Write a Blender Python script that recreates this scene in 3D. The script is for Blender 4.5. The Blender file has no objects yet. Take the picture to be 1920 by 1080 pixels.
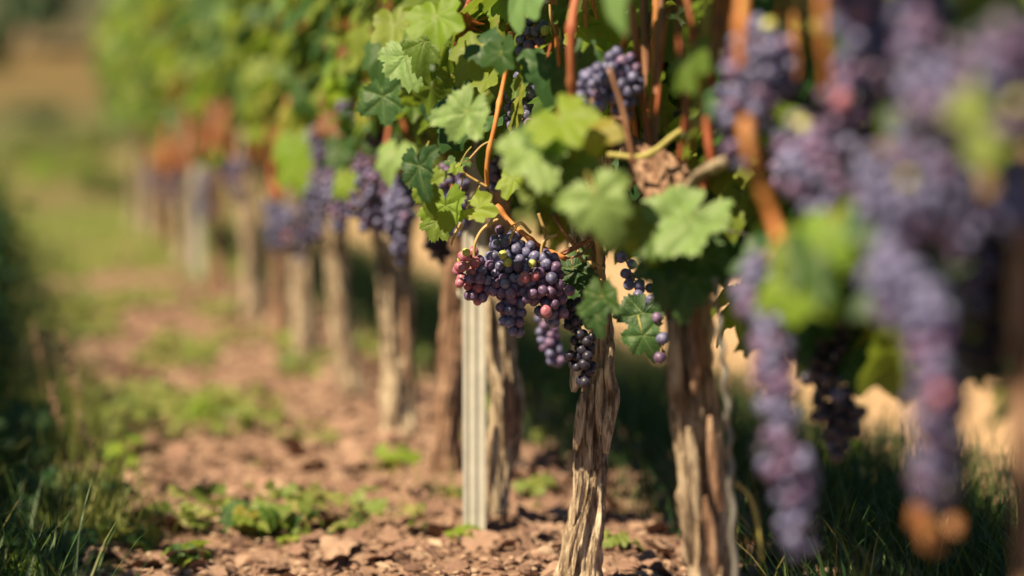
import bpy, math, random
import numpy as np
from mathutils import Vector, Matrix
rnd = random.Random(11)
rng = np.random.default_rng(11)
sc = bpy.context.scene
# ------------------------------------------------------------------ camera
CAMZ = 0.68
PITCH = math.atan(308 / 4533.0)
cam_d = bpy.data.cameras.new("camera"); cam = bpy.data.objects.new("camera", cam_d)
sc.collection.objects.link(cam); sc.camera = cam
cam.location = (0, 0, CAMZ); cam.rotation_euler = (math.pi / 2 - PITCH, 0, 0)
cam_d.sensor_width = 36; cam_d.lens = 85
cam_d.clip_start = 0.05; cam_d.clip_end = 2000
cam_d.dof.use_dof = True; cam_d.dof.focus_distance = 3.31; cam_d.dof.aperture_fstop = 1.6
# ------------------------------------------------------------------ row frame (vine row runs to the left of the view)
RD = np.array([-0.2072, 0.9783, 0.0]); RN = np.array([0.9783, 0.2072, 0.0])
# ------------------------------------------------------------------ world + sun
SUN = Vector((-0.61, -0.56, 1.0)).normalized()
w = bpy.data.worlds.new("World"); sc.world = w; w.use_nodes = True
nt = w.node_tree; nt.nodes.clear()
wo = nt.nodes.new("ShaderNodeOutputWorld"); bg = nt.nodes.new("ShaderNodeBackground")
sky = nt.nodes.new("ShaderNodeTexSky"); sky.sky_type = 'NISHITA'; sky.sun_disc = False
sky.air_density = 0.6; sky.dust_density = 0.2; sky.ozone_density = 3.0
sky.sun_elevation = math.asin(SUN.z); sky.sun_rotation = math.atan2(SUN.x, SUN.y)
bg.inputs[1].default_value = 0.05
nt.links.new(sky.outputs[0], bg.inputs[0]); nt.links.new(bg.outputs[0], wo.inputs[0])
sl = bpy.data.lights.new("sun", 'SUN'); sl.energy = 5.0; sl.angle = math.radians(0.5); sl.color = (1.0, 0.81, 0.52)
so = bpy.data.objects.new("sun", sl); sc.collection.objects.link(so)
so.rotation_euler = SUN.to_track_quat('Z', 'Y').to_euler(); so.location = (-4, -4, 8)
sc.view_settings.view_transform = 'Standard'; sc.view_settings.look = 'None'
sc.view_settings.exposure = 1.08; sc.view_settings.gamma = 1
sc.render.engine = 'CYCLES'; sc.cycles.use_denoising = True
sc.cycles.max_bounces = 5; sc.cycles.diffuse_bounces = 2; sc.cycles.transparent_max_bounces = 4
COL = sc.collection

# ------------------------------------------------------------------ helpers
_cr, _sr = math.cos(PITCH), math.sin(PITCH)
def P(px, py, Y):
    """point of the place seen at that spot of the photograph, Y metres in front of the camera"""
    cx = (px - 960) / 4533.333; cy = (540 - py) / 4533.333
    d = np.array([cx, _cr + cy * _sr, -_sr + cy * _cr])
    return np.array([0, 0, CAMZ]) + d * (Y / d[1])
def rowp(t, o=0.0, z=0.0):
    """t = distance along view (Y) of the row's axis, o = offset to the right of it"""
    X = 0.825 - 0.2118 * t
    return np.array([X, t, 0]) + RN * o + np.array([0, 0, z])
def Yrow(px, o=0.0): return (0.825 + o) * 4533 / px
def link(name, me, parent=None, mats=None):
    ob = bpy.data.objects.new(name, me); COL.objects.link(ob)
    if parent: ob.parent = parent
    if mats:
        for m in mats: me.materials.append(m)
    return ob
def tag(o, label=None, cat=None, group=None, kind=None):
    if label: o["label"] = label
    if cat: o["category"] = cat
    if group: o["group"] = group
    if kind: o["kind"] = kind
    return o
def empty(name, loc, label, cat, group=None):
    o = bpy.data.objects.new(name, None); COL.objects.link(o); o.location = loc
    o.empty_display_size = 0.05
    return tag(o, label, cat, group)
class MB:
    """mesh collector"""
    def __init__(s): s.v = []; s.f = []; s.n = 0; s.var = []; s.ven = []; s.mi = []
    def add(s, V, F, var=0.0, ven=None, mi=0):
        V = np.asarray(V, float)
        s.v.append(V); k = s.n; s.f.extend([tuple(i + k for i in f) for f in F]); s.n += len(V)
        s.var.append(np.full(len(V), var) if np.isscalar(var) else np.asarray(var))
        s.ven.append(np.zeros(len(V)) if ven is None else np.asarray(ven))
        s.mi.extend([mi] * len(F))
    def build(s, name, mats, parent=None, smooth=True):
        V = np.concatenate(s.v) if s.v else np.zeros((0, 3))
        if parent is not None: V = V - np.array(parent.location)[None] - (np.array(parent.parent.location)[None] if parent.parent else 0)
        me = bpy.data.meshes.new(name); me.from_pydata(V.tolist(), [], s.f)
        if not isinstance(mats, (list, tuple)): mats = [mats]
        for m in mats: me.materials.append(m)
        if smooth: me.polygons.foreach_set("use_smooth", [True] * len(me.polygons))
        if len(mats) > 1: me.polygons.foreach_set("material_index", s.mi)
        a = me.attributes.new("var", 'FLOAT', 'POINT'); a.data.foreach_set("value", np.concatenate(s.var).astype(np.float32))
        a = me.attributes.new("vein", 'FLOAT', 'POINT'); a.data.foreach_set("value", np.concatenate(s.ven).astype(np.float32))
        me.update()
        ob = bpy.data.objects.new(name, me); COL.objects.link(ob)
        if parent is not None: ob.parent = parent
        return ob
def hashn(ix, iy, iz):
    h = (ix * 374761393 + iy * 668265263 + iz * 2147483647 % 4294967291) & 0xffffffff
    h = ((h ^ (h >> 13)) * 1274126177) & 0xffffffff
    h = ((h ^ (h >> 16)) * 2246822519) & 0xffffffff
    return ((h ^ (h >> 15)) & 0xffff) / 65535.0
def vnoise(x, y, z=0.0):
    x = np.asarray(x, float); y = np.asarray(y, float) + 0 * x; z = np.asarray(z, float) + 0 * x
    ix = np.floor(x).astype(np.int64); iy = np.floor(y).astype(np.int64); iz = np.floor(z).astype(np.int64)
    fx = x - ix; fy = y - iy; fz = z - iz
    fx = fx * fx * (3 - 2 * fx); fy = fy * fy * (3 - 2 * fy); fz = fz * fz * (3 - 2 * fz)
    r = 0
    for a in (0, 1):
        for b in (0, 1):
            for c in (0, 1):
                r = r + hashn(ix + a, iy + b, iz + c) * (fx if a else 1 - fx) * (fy if b else 1 - fy) * (fz if c else 1 - fz)
    return r
def fbm(x, y, z=0.0, o=4):
    s = 0; a = 0.5; f = 1
    for i in range(o): s = s + a * vnoise(np.asarray(x) * f, np.asarray(y) * f, np.asarray(z) * f + 7 * i); a *= .5; f *= 2.03
    return s
def spline(pts, n):
    """Catmull-Rom through pts (any dimension)"""
    p = np.array(pts, float)
    if len(p) == 2: return np.array([p[0] + (p[1] - p[0]) * t for t in np.linspace(0, 1, n)])
    q = np.vstack([2 * p[0] - p[1], p, 2 * p[-1] - p[-2]])
    out = []
    for u in np.linspace(0, len(p) - 1 - 1e-9, n):
        i = int(u); t = u - i; a, b, c, d = q[i], q[i + 1], q[i + 2], q[i + 3]
        out.append(.5 * ((2 * b) + (c - a) * t + (2 * a - 5 * b + 4 * c - d) * t * t + (3 * b - a - 3 * c + d) * t ** 3))
    return np.array(out)
def tube(mb, path, rad, seg=8, disp=None, var=0.0, mi=0, cap=True):
    """swept tube with optional displacement disp(ang, s, k)->factor"""
    path = np.asarray(path, float); n = len(path)
    rad = np.full(n, rad) if np.isscalar(rad) else np.asarray(rad)
    tan = np.gradient(path, axis=0); tan /= np.linalg.norm(tan, axis=1)[:, None] + 1e-12
    up = np.array([1., 0.02, 0.03]) if abs(tan[0][2]) > .5 else np.array([0, 0, 1.])
    V = []
    s = 0
    for k in range(n):
        t = tan[k]; a = up - t * np.dot(up, t); a /= np.linalg.norm(a); up = a; b = np.cross(t, a)
        ang = np.linspace(0, 2 * np.pi, seg, endpoint=False)
        if k: s += np.linalg.norm(path[k] - path[k - 1])
        r = rad[k] * (disp(ang, s, k) if disp else np.ones(seg))
        V.append(path[k] + r[:, None] * (np.cos(ang)[:, None] * a + np.sin(ang)[:, None] * b))
    V = np.concatenate(V)
    F = [(k * seg + j, k * seg + (j + 1) % seg, (k + 1) * seg + (j + 1) % seg, (k + 1) * seg + j) for k in range(n - 1) for j in range(seg)]
    if cap: F += [tuple(range(seg))[::-1], tuple((n - 1) * seg + j for j in range(seg))]
    mb.add(V, F, var, None, mi)

# ------------------------------------------------------------------ materials
def newmat(name):
    m = bpy.data.materials.new(name); m.use_nodes = True; n = m.node_tree; n.nodes.clear()
    out = n.nodes.new("ShaderNodeOutputMaterial"); p = n.nodes.new("ShaderNodeBsdfPrincipled")
    n.links.new(p.outputs[0], out.inputs[0]); return m, n, p, out
def N(n, t, **k):
    x = n.nodes.new(t)
    for a, b in k.items():
        if a.startswith("i_"):
            key = a[2:]; key = int(key) if key.isdigit() else key
            x.inputs[key].default_value = b
        else: setattr(x, a, b)
    return x
def ramp(n, fac, stops):
    r = n.nodes.new("ShaderNodeValToRGB"); e = r.color_ramp.elements
    while len(e) < len(stops): e.new(0.5)
    for i, (p, c) in enumerate(stops): e[i].position = p; e[i].color = (*c, 1)
    if fac is not None: n.links.new(fac, r.inputs[0])
    return r
def mixc(n, fac, a, b, mode='MIX'):
    m = n.nodes.new("ShaderNodeMix"); m.data_type = 'RGBA'; m.blend_type = mode
    for i, v in ((0, fac), (6, a), (7, b)):
        if hasattr(v, "is_output"): n.links.new(v, m.inputs[i])
        else: m.inputs[i].default_value = v if i == 0 else (*v, 1)
    return m.outputs[2]
def math_(n, op, a, b=None):
    m = n.nodes.new("ShaderNodeMath"); m.operation = op
    for i, v in ((0, a), (1, b)):
        if v is None: continue
        if hasattr(v, "is_output"): n.links.new(v, m.inputs[i])
        else: m.inputs[i].default_value = v
    return m.outputs[0]
def varnode(n):
    a = N(n, "ShaderNodeAttribute", attribute_name="var"); o = N(n, "ShaderNodeObjectInfo")
    return math_(n, 'FRACT', math_(n, 'ADD', a.outputs["Fac"], o.outputs["Random"]))
def noise(n, scale, detail=4, vec=None, rough=.55, stretch=None, coord='Object'):
    tc = N(n, "ShaderNodeTexCoord"); t = N(n, "ShaderNodeTexNoise"); t.inputs["Scale"].default_value = scale
    t.inputs["Detail"].default_value = detail; t.inputs["Roughness"].default_value = rough
    v = tc.outputs[coord]
    if stretch:
        mp = N(n, "ShaderNodeMapping"); mp.inputs["Scale"].default_value = stretch; n.links.new(v, mp.inputs[0]); v = mp.outputs[0]
    n.links.new(v, t.inputs["Vector"]); return t
def bump(n, p, h, strength, dist):
    b = N(n, "ShaderNodeBump"); b.inputs["Strength"].default_value = strength; b.inputs["Distance"].default_value = dist
    n.links.new(h, b.inputs["Height"]); n.links.new(b.outputs[0], p.inputs["Normal"]); return b
def leafmat(name, stops, trans, tfac=.4, rough=.54):
    m, n, p, out = newmat(name)
    v = varnode(n); r = ramp(n, v, stops)
    ns = noise(n, 45, 3); sp_ = noise(n, 24, 5, rough=.7); sf = ramp(n, sp_.outputs[0], [(.64, (0, 0, 0)), (.7, (1, 1, 1))]); c = mixc(n, math_(n, 'MULTIPLY', ns.outputs[0], .5), r.outputs[0], (0.035, .075, .02), 'MIX')
    c = mixc(n, math_(n, 'MULTIPLY', sf.outputs[0], .7), c, (.26, .16, .05))
    ve = N(n, "ShaderNodeAttribute", attribute_name="vein")
    c = mixc(n, math_(n, 'MULTIPLY', ve.outputs["Fac"], .5), c, (0.2, .28, .09))
    n.links.new(c, p.inputs["Base Color"]); p.inputs["Roughness"].default_value = rough
    p.inputs["Specular IOR Level"].default_value = .38
    bump(n, p, noise(n, 160, 3).outputs[0], .25, .002)
    t = N(n, "ShaderNodeBsdfTranslucent"); tc = mixc(n, .6, c, trans, 'MIX'); n.links.new(tc, t.inputs[0])
    mx = N(n, "ShaderNodeMixShader"); mx.inputs[0].default_value = tfac
    n.links.new(p.outputs[0], mx.inputs[1]); n.links.new(t.outputs[0], mx.inputs[2]); n.links.new(mx.outputs[0], out.inputs[0])
    return m
M = {}
M['leaf'] = leafmat("vine_leaf", [(0, (.025, .08, .025)), (.35, (.05, .14, .03)), (.55, (.16, .24, .03)), (.88, (.26, .33, .05)), (1, (.36, .3, .05))], (.32, .45, .04), .45)
M['leaf_pale'] = leafmat("pale_vine_leaf", [(0, (.17, .31, .11)), (1, (.24, .36, .11))], (.35, .5, .1), .3)
M['leaf_dark'] = leafmat("deep_green_shade_leaf", [(0, (.014, .055, .022)), (1, (.035, .1, .03))], (.08, .22, .02), .25)  # darkened green, also paints shade into leaves and weeds in shadow
M['leaf_red'] = leafmat("autumn_leaf", [(0, (.19, .05, .03)), (.6, (.28, .1, .035)), (1, (.3, .2, .05))], (.45, .13, .04), .35)
M['leaf_orange'] = leafmat("dried_orange_leaf", [(0, (.38, .13, .06)), (1, (.46, .2, .09))], (.5, .2, .08), .3)
M['leaf_lime'] = leafmat("lime_leaf", [(0, (.2, .36, .03)), (1, (.32, .42, .05))], (.5, .7, .06), .5)
M['grass'] = leafmat("grass_blade", [(0, (.01, .04, .02)), (.6, (.03, .08, .02)), (.88, (.1, .14, .03)), (1, (.3, .24, .08))], (.1, .2, .02), .25)
M['cover'] = leafmat("ground_cover_leaf", [(0, (.16, .24, .05)), (.6, (.24, .29, .06)), (1, (.36, .32, .12))], (.34, .42, .08), .35)
def barkmat(name, dark, mid, light, sx=60, sz=13):
    m, n, p, out = newmat(name)
    a = noise(n, 1, 6, stretch=(sx, sx, sz), rough=.65); b = noise(n, 1, 4, stretch=(sx * 4, sx * 4, sz * 3)); c3 = noise(n, 9, 3)
    h = math_(n, 'ADD', math_(n, 'MULTIPLY', a.outputs[0], .7), math_(n, 'MULTIPLY', b.outputs[0], .3))
    r = ramp(n, h, [(.4, dark), (.49, mid), (.64, light)])
    c = mixc(n, math_(n, 'MULTIPLY', c3.outputs[0], .35), r.outputs[0], mid)
    d = noise(n, 1, 5, stretch=(sx * 2.2, sx * 2.2, sz * 1.7), rough=.7); dr = ramp(n, d.outputs[0], [(.4, (1, 1, 1)), (.47, (0, 0, 0))]); c = mixc(n, math_(n, 'MULTIPLY', dr.outputs[0], .65), c, dark)
    n.links.new(c, p.inputs["Base Color"]); p.inputs["Roughness"].default_value = .9
    p.inputs["Specular IOR Level"].default_value = .15
    bump(n, p, h, 1.0, .01); return m
M['bark'] = barkmat("vine_bark", (.045, .03, .022), (.33, .25, .18), (.74, .65, .51))
M['bark_brown'] = barkmat("reddish_vine_bark", (.045, .024, .018), (.27, .16, .11), (.55, .39, .29), 90, 12)
def canemat(name, a, b):
    m, n, p, out = newmat(name)
    ns = noise(n, 1, 4, stretch=(120, 120, 14)); r = ramp(n, ns.outputs[0], [(.3, a), (.7, b)]); n5 = noise(n, 13, 3); f5 = ramp(n, n5.outputs[0], [(.5, (0, 0, 0)), (.72, (1, 1, 1))])
    cc = mixc(n, math_(n, "MULTIPLY", f5.outputs[0], .6), r.outputs[0], (.2, .13, .05))
    n.links.new(cc, p.inputs["Base Color"]); p.inputs["Roughness"].default_value = .6
    bump(n, p, ns.outputs[0], .3, .002); return m
M['cane'] = canemat("orange_cane", (.38, .12, .035), (.6, .25, .07))
M['cane_red'] = canemat("red_cane", (.26, .06, .03), (.4, .12, .05))
M['cane_green'] = canemat("green_yellow_cane", (.26, .24, .06), (.42, .36, .1))
M['stem'] = canemat("bunch_stem", (.36, .24, .1), (.52, .36, .16))
M['twig'] = canemat("brown_twig", (.12, .05, .03), (.3, .15, .09))
def berrymat(name, deep, bloom, bl=.75):
    m, n, p, out = newmat(name)
    v = varnode(n)
    tc = N(n, "ShaderNodeTexCoord"); off = N(n, "ShaderNodeVectorMath", operation='ADD'); n.links.new(tc.outputs['Object'], off.inputs[0])
    oi = N(n, "ShaderNodeObjectInfo"); sca = N(n, "ShaderNodeVectorMath", operation='SCALE'); sca.inputs[0].default_value = (3, 5, 7); n.links.new(oi.outputs["Random"], sca.inputs["Scale"])
    n.links.new(sca.outputs[0], off.inputs[1])
    t = N(n, "ShaderNodeTexNoise"); t.inputs["Scale"].default_value = 210; t.inputs["Detail"].default_value = 4; n.links.new(off.outputs[0], t.inputs["Vector"])
    t2 = N(n, "ShaderNodeTexNoise"); t2.inputs["Scale"].default_value = 900; t2.inputs["Detail"].default_value = 2; n.links.new(off.outputs[0], t2.inputs["Vector"])
    r = ramp(n, t.outputs[0], [(.36, (0, 0, 0)), (.62, (1, 1, 1))])
    f = math_(n, 'MULTIPLY', math_(n, 'ADD', math_(n, 'MULTIPLY', r.outputs[0], .55), .42), bl)
    f = math_(n, 'MULTIPLY', f, math_(n, 'ADD', math_(n, 'MULTIPLY', v, .5), .65))
    f = math_(n, 'SUBTRACT', f, math_(n, 'MULTIPLY', t2.outputs[0], .12))
    c = mixc(n, f, deep, bloom); n.links.new(c, p.inputs["Base Color"])
    p.inputs["Roughness"].default_value = .42; p.inputs["Specular IOR Level"].default_value = .4
    p.inputs["Subsurface Weight"].default_value = 0.0
    return m
M['b_blue'] = berrymat("blue_berry", (.01, .011, .04), (.21, .21, .41), .95)
M['b_purple'] = berrymat("purple_berry", (.03, .012, .045), (.25, .17, .34), .85)
M['b_red'] = berrymat("red_berry", (.22, .03, .06), (.5, .24, .33), .75)
M['b_green'] = berrymat("green_berry", (.36, .38, .07), (.55, .55, .25), .5)
M['b_dark_shade'] = berrymat("dark_shade_berry", (.01, .008, .02), (.07, .07, .12), .5)  # near-black skin, paints shade onto shaded bunches; also mixed into others
BM = [M['b_blue'], M['b_purple'], M['b_red'], M['b_green'], M['b_dark_shade']]
def metalmat(name, c, r=.45):
    m, n, p, out = newmat(name); ns = noise(n, 30, 4)
    rr = ramp(n, ns.outputs[0], [(.3, tuple(x * .8 for x in c)), (.7, c)]); n.links.new(rr.outputs[0], p.inputs["Base Color"])
    p.inputs["Metallic"].default_value = .12; p.inputs["Roughness"].default_value = r; return m
M['zinc'] = metalmat("galvanised_steel", (.56, .55, .5)); M['wire'] = metalmat("grey_wire", (.2, .19, .18))

# ------------------------------------------------------------------ grape leaf shape
def leaf_template(seed, na=36, nr=3, hi=False):
    r_ = random.Random(seed)
    th = np.linspace(-math.pi, math.pi, na, endpoint=False) + math.pi / na
    lobes = [(0, 1.06, .62), (1.0 + r_.uniform(-.08, .08), .98, .56), (-1.0 + r_.uniform(-.08, .08), .98, .56), (1.95, .88, .6), (-1.95, .88, .6), (2.6, .78, .4), (-2.6, .78, .4)]
    R = np.full(na, .76)
    for c, L, wd in lobes: R = np.maximum(R, L * r_.uniform(.92, 1.06) * np.exp(-(np.abs(th - c) / wd) ** 2.4 * .62) + .02)
    nteeth = 30 if hi else 14
    saw = ((th * nteeth / (2 * math.pi)) % 1.0); R = R * (1 + (.15 if hi else .12) * (np.abs(saw - .42) * 1.9 - .5)) * (1 + .12 * np.array([math.sin(3 * t_ + seed) for t_ in th])) 
    R *= np.clip((math.pi - np.abs(th)) / .3, .12, 1)
    rings = np.linspace(0, 1, nr + 1)[1:]
    V = [(0, 0, 0)]; ven = [1.0]
    va = [0, .98, -.98, 1.95, -1.95]
    ph = r_.uniform(0, 6); cup = r_.uniform(-.26, .08); fold = r_.uniform(-.05, .18); tipd = r_.uniform(.1, .4)
    for q in rings:
        for t, R0 in zip(th, R):
            x = math.sin(t) * R0 * q; y = math.cos(t) * R0 * q; rr = R0 * q
            d = min(abs(t - a) for a in va) * rr
            z = cup * rr * rr + fold * abs(x) - tipd * max(y, 0) ** 2 * .6 + .05 * math.sin(5 * t + ph) * rr ** 1.5 + .04 * math.sin(9 * x + ph)
            z += .07 * min(d * 3, .5) - (.0 if not hi else .018 * math.exp(-(d / .035) ** 2))
            vn = math.exp(-(d / .022) ** 2)
            if hi:
                # secondary veins branch off each main vein
                a = min(va, key=lambda a_: abs(t - a_)); al = rr * math.cos(t - a); lat = abs(rr * math.sin(t - a))
                s2 = ((al - lat * .9) * 6.5) % 1.0; s2 = min(s2, 1 - s2)
                vn = max(vn, .7 * math.exp(-(s2 / .09) ** 2)); z += -.02 * math.exp(-(s2 / .13) ** 2) + .02 * float(vnoise(x * 9, y * 9, ph))
            V.append((x, y, z)); ven.append(vn if hi else 0.0)
    F = [(0, 1 + j, 1 + (j + 1) % na) for j in range(na)]
    for k in range(nr - 1):
        for j in range(na):
            if j == na - 1: continue
            a = 1 + k * na; F.append((a + j, a + na + j, a + na + j + 1, a + j + 1))
    F = [f for f in F if not (len(f) == 3 and f[1] == na)]
    return np.array(V), F, np.array(ven)
LO = [leaf_template(i, 28, 2) for i in range(6)]
HI = [leaf_template(i + 20, 110, 14, True) for i in range(5)]
MID = [leaf_template(i + 40, 54, 4) for i in range(6)]
def basis(nrm, tip):
    nrm = np.array(nrm, float); nrm /= np.linalg.norm(nrm)
    tip = np.array(tip, float); tip = tip - nrm * np.dot(tip, nrm); tip /= np.linalg.norm(tip) + 1e-9
    return np.cross(tip, nrm), tip, nrm
def put_leaf(mb, tpl, pos, size, nrm, tip, var, mi=0):
    V, F, ve = tpl; B, T, Nn = basis(nrm, tip)
    W = pos + size * (V[:, 0:1] * B + V[:, 1:2] * T + V[:, 2:3] * Nn)
    mb.add(W, F, var, ve, mi)

# ------------------------------------------------------------------ ground (one sheet, in row coordinates)
def ground_h(o, t):
    """height of the soil at offset o from the row and distance t"""
    o = np.asarray(o, float); t = np.asarray(t, float)
    h = .05 * np.exp(-(o / .22) ** 2) * .5 + .05 * (fbm(o * 1.3 + 40, t * 1.3, 0, 3) - .45)
    near = np.clip(1.4 - t / 14, .15, 1)
    h = h + near * (.045 * (fbm(o * 9 + 5, t * 9, 3, 3) - .45) + .022 * (fbm(o * 38, t * 38, 9, 2) - .4))
    h = h - .03 * np.clip((t - 20) / 10, 0, 3)
    return h
def gh_world(p):
    # world xy -> (o,t)
    x, y = p[0], p[1]
    o = (x - .825 + .2118 * y) / (RN[0] + .2118 * RN[1]); t = y - RN[1] * o
    return float(ground_h(o, t)), o, t
def gpos(o, t, dz=0.0):
    p = rowp(t, o); p[2] = float(ground_h(o, t)) + dz; return p
ts = [0.6]
while ts[-1] < 90: ts.append(ts[-1] + max(.012 if ts[-1] > 3.4 else .05, (ts[-1] - 3) * .006 if ts[-1] < 12 else (ts[-1] * .03)))
ts = np.array(ts)
os_ = [0.0]
while os_[-1] < 60: os_.append(os_[-1] + (.014 if os_[-1] < 1.0 else .014 + (os_[-1] - 1.0) * .07))
os_ = np.array([-x for x in os_[:0:-1]] + os_)
OO, TT = np.meshgrid(os_, ts)
H = ground_h(OO, TT)
X = .825 - .2118 * TT + RN[0] * OO; Yy = TT + RN[1] * OO
V = np.stack([X, Yy, H], -1).reshape(-1, 3); nx = len(os_); ny = len(ts)
idx = np.arange(nx * ny).reshape(ny, nx)
Fq = np.stack([idx[:-1, :-1], idx[:-1, 1:], idx[1:, 1:], idx[1:, :-1]], -1).reshape(-1, 4)
gm = bpy.data.meshes.new("ground"); gm.vertices.add(len(V)); gm.vertices.foreach_set("co", V.ravel())
gm.loops.add(Fq.size); gm.loops.foreach_set("vertex_index", Fq.ravel()); gm.polygons.add(len(Fq))
gm.polygons.foreach_set("loop_start", np.arange(0, Fq.size, 4)); gm.update(); gm.validate()
gm.polygons.foreach_set("use_smooth", [True] * len(gm.polygons))
at = gm.attributes.new("offset", 'FLOAT', 'POINT'); at.data.foreach_set("value", OO.ravel().astype(np.float32))
at = gm.attributes.new("along", 'FLOAT', 'POINT'); at.data.foreach_set("value", TT.ravel().astype(np.float32))
m, n, p, out = newmat("vineyard_soil")
ao = N(n, "ShaderNodeAttribute", attribute_name="offset"); al = N(n, "ShaderNodeAttribute", attribute_name="along")
n1 = noise(n, 26, 6, rough=.7); n2 = noise(n, 3.2, 4); n3 = noise(n, 110, 3)
soil = ramp(n, n1.outputs[0], [(.3, (.085, .045, .035)), (.5, (.24, .145, .11)), (.72, (.41, .29, .22))])
soil2 = mixc(n, math_(n, 'MULTIPLY', n3.outputs[0], .4), soil.outputs[0], (.4, .28, .2))
# bare sandy lane to the right, mossy grass between
grs = ramp(n, n1.outputs[0], [(.3, (.04, .07, .02)), (.7, (.12, .16, .04))])
tanc = ramp(n, n1.outputs[0], [(.3, (.4, .26, .15)), (.7, (.6, .42, .27))])
wob = math_(n, 'MULTIPLY', math_(n, 'SUBTRACT', n2.outputs[0], .5), .7)
oo = math_(n, 'ADD', ao.outputs["Fac"], wob)
def stepf(v, a, b):
    mr = N(n, "ShaderNodeMapRange"); mr.clamp = True; mr.inputs[1].default_value = a; mr.inputs[2].default_value = b; n.links.new(v, mr.inputs[0]); return mr.outputs[0]
gl = stepf(oo, -.62, -.78); gr = stepf(oo, .35, .5); tr = stepf(oo, .85, 1.0); g2 = stepf(oo, 2.4, 2.7)
c = mixc(n, gl, soil2, grs.outputs[0]); c = mixc(n, gr, c, grs.outputs[0]); c = mixc(n, tr, c, tanc.outputs[0]); c = mixc(n, g2, c, grs.outputs[0])
far = math_(n, 'MULTIPLY', stepf(al.outputs["Fac"], 11, 20), .7)
fg = ramp(n, n2.outputs[0], [(.35, (.04, .075, .012)), (.55, (.1, .115, .015)), (.75, (.16, .12, .03))])
c = mixc(n, far, c, fg.outputs[0])
n.links.new(c, p.inputs["Base Color"]); p.inputs["Roughness"].default_value = .95; p.inputs["Specular IOR Level"].default_value = .1
bump(n, p, math_(n, 'ADD', n1.outputs[0], math_(n, 'MULTIPLY', n3.outputs[0], .3)), .8, .02)
tag(link("ground", gm, None, [m]), kind="structure")

# ------------------------------------------------------------------ hillside beyond the vineyard
hx = np.linspace(-160, 160, 90); hy = np.concatenate([np.linspace(60, 110, 24), np.linspace(114, 420, 36)])
HX, HY = np.meshgrid(hx, hy)
HH = -.6 + np.clip(HY - 62, 0, None) * .11 + np.clip(HY - 130, 0, None) * .12 + 5 * (fbm(HX * .03, HY * .03, 2, 3) - .4) * np.clip((HY - 60) / 60, 0, 1)
V = np.stack([HX, HY, HH], -1).reshape(-1, 3); idx = np.arange(V.shape[0]).reshape(HX.shape)
Fq = np.stack([idx[:-1, :-1], idx[:-1, 1:], idx[1:, 1:], idx[1:, :-1]], -1).reshape(-1, 4)
hm = bpy.data.meshes.new("hillside"); hm.from_pydata(V.tolist(), [], Fq.tolist()); hm.polygons.foreach_set("use_smooth", [True] * len(hm.polygons))
m, n, p, out = newmat("hill_fields")
a = noise(n, .06, 4); b = noise(n, .9, 4); s = N(n, "ShaderNodeSeparateXYZ"); tc = N(n, "ShaderNodeTexCoord"); n.links.new(tc.outputs["Object"], s.inputs[0])
zz = math_(n, 'ADD', s.outputs[2], math_(n, 'MULTIPLY', a.outputs[0], 1.6))
mr = N(n, "ShaderNodeMapRange"); mr.inputs[1].default_value = 0; mr.inputs[2].default_value = 9; n.links.new(zz, mr.inputs[0])
r = ramp(n, mr.outputs[0], [(0.0, (.07, .085, .015)), (.14, (.065, .065, .015)), (.26, (.12, .075, .02)), (.5, (.13, .075, .02)), (.62, (.055, .04, .015)), (1, (.02, .025, .012))])
c = mixc(n, math_(n, 'MULTIPLY', b.outputs[0], .45), r.outputs[0], (.09, .1, .03)); n.links.new(c, p.inputs["Base Color"]); p.inputs["Roughness"].default_value = 1
tag(link("hillside", hm, None, [m]), kind="structure")

# ------------------------------------------------------------------ vines
def trunk_mesh(mb, path, radii, seed, seg=40, n=70, rough=1.0):
    pt = spline(path, n); rd = np.interp(np.linspace(0, 1, n), np.linspace(0, 1, len(radii)), radii)
    r_ = random.Random(seed); a1, a2, a3 = r_.uniform(0, 9), r_.uniform(0, 9), r_.uniform(-3.5, 3.5)
    def disp(ang, s, k):
        A = ang + a3 * s * 1.4 + .5 * math.sin(s * 9 + a1)
        cx, cy = np.cos(A), np.sin(A)
        ridge = fbm(cx * 2.8 + a1, cy * 2.8 + a2, s * 9, 3) - .45
        fine = np.abs(vnoise(cx * 9 + a2, cy * 9, s * 30) - .5) 
        lump = fbm(cx * 1.1 + a2, cy * 1.1 + a1, s * 11, 2) - .4
        return 1 + rough * (.85 * ridge + .4 * fine - .12 + .85 * lump)
    tube(mb, pt, rd, seg, disp)
    return pt, rd
CR = {}
def cane_pts(mb, path, r, seed=0, seg=8, n=26, taper=.75, mi=0):
    pt = spline(path, n); L = np.cumsum(np.r_[0, np.linalg.norm(np.diff(pt, axis=0), axis=1)])
    ph = (seed * .37) % 1
    rr = r * np.linspace(1, taper, n) * (1 + .42 * np.exp(-((((L / .065 + ph) % 1) - .5) / .1) ** 2))
    pt = pt + .0007 * np.array([[math.sin(l * 60 + seed), math.cos(l * 47 + seed), 0] for l in L])
    tube(mb, pt, rr, seg, mi=mi); return pt
LEAFMATS = [M['leaf'], M['leaf_pale'], M['leaf_dark'], M['leaf_red'], M['leaf_lime']]
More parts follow.
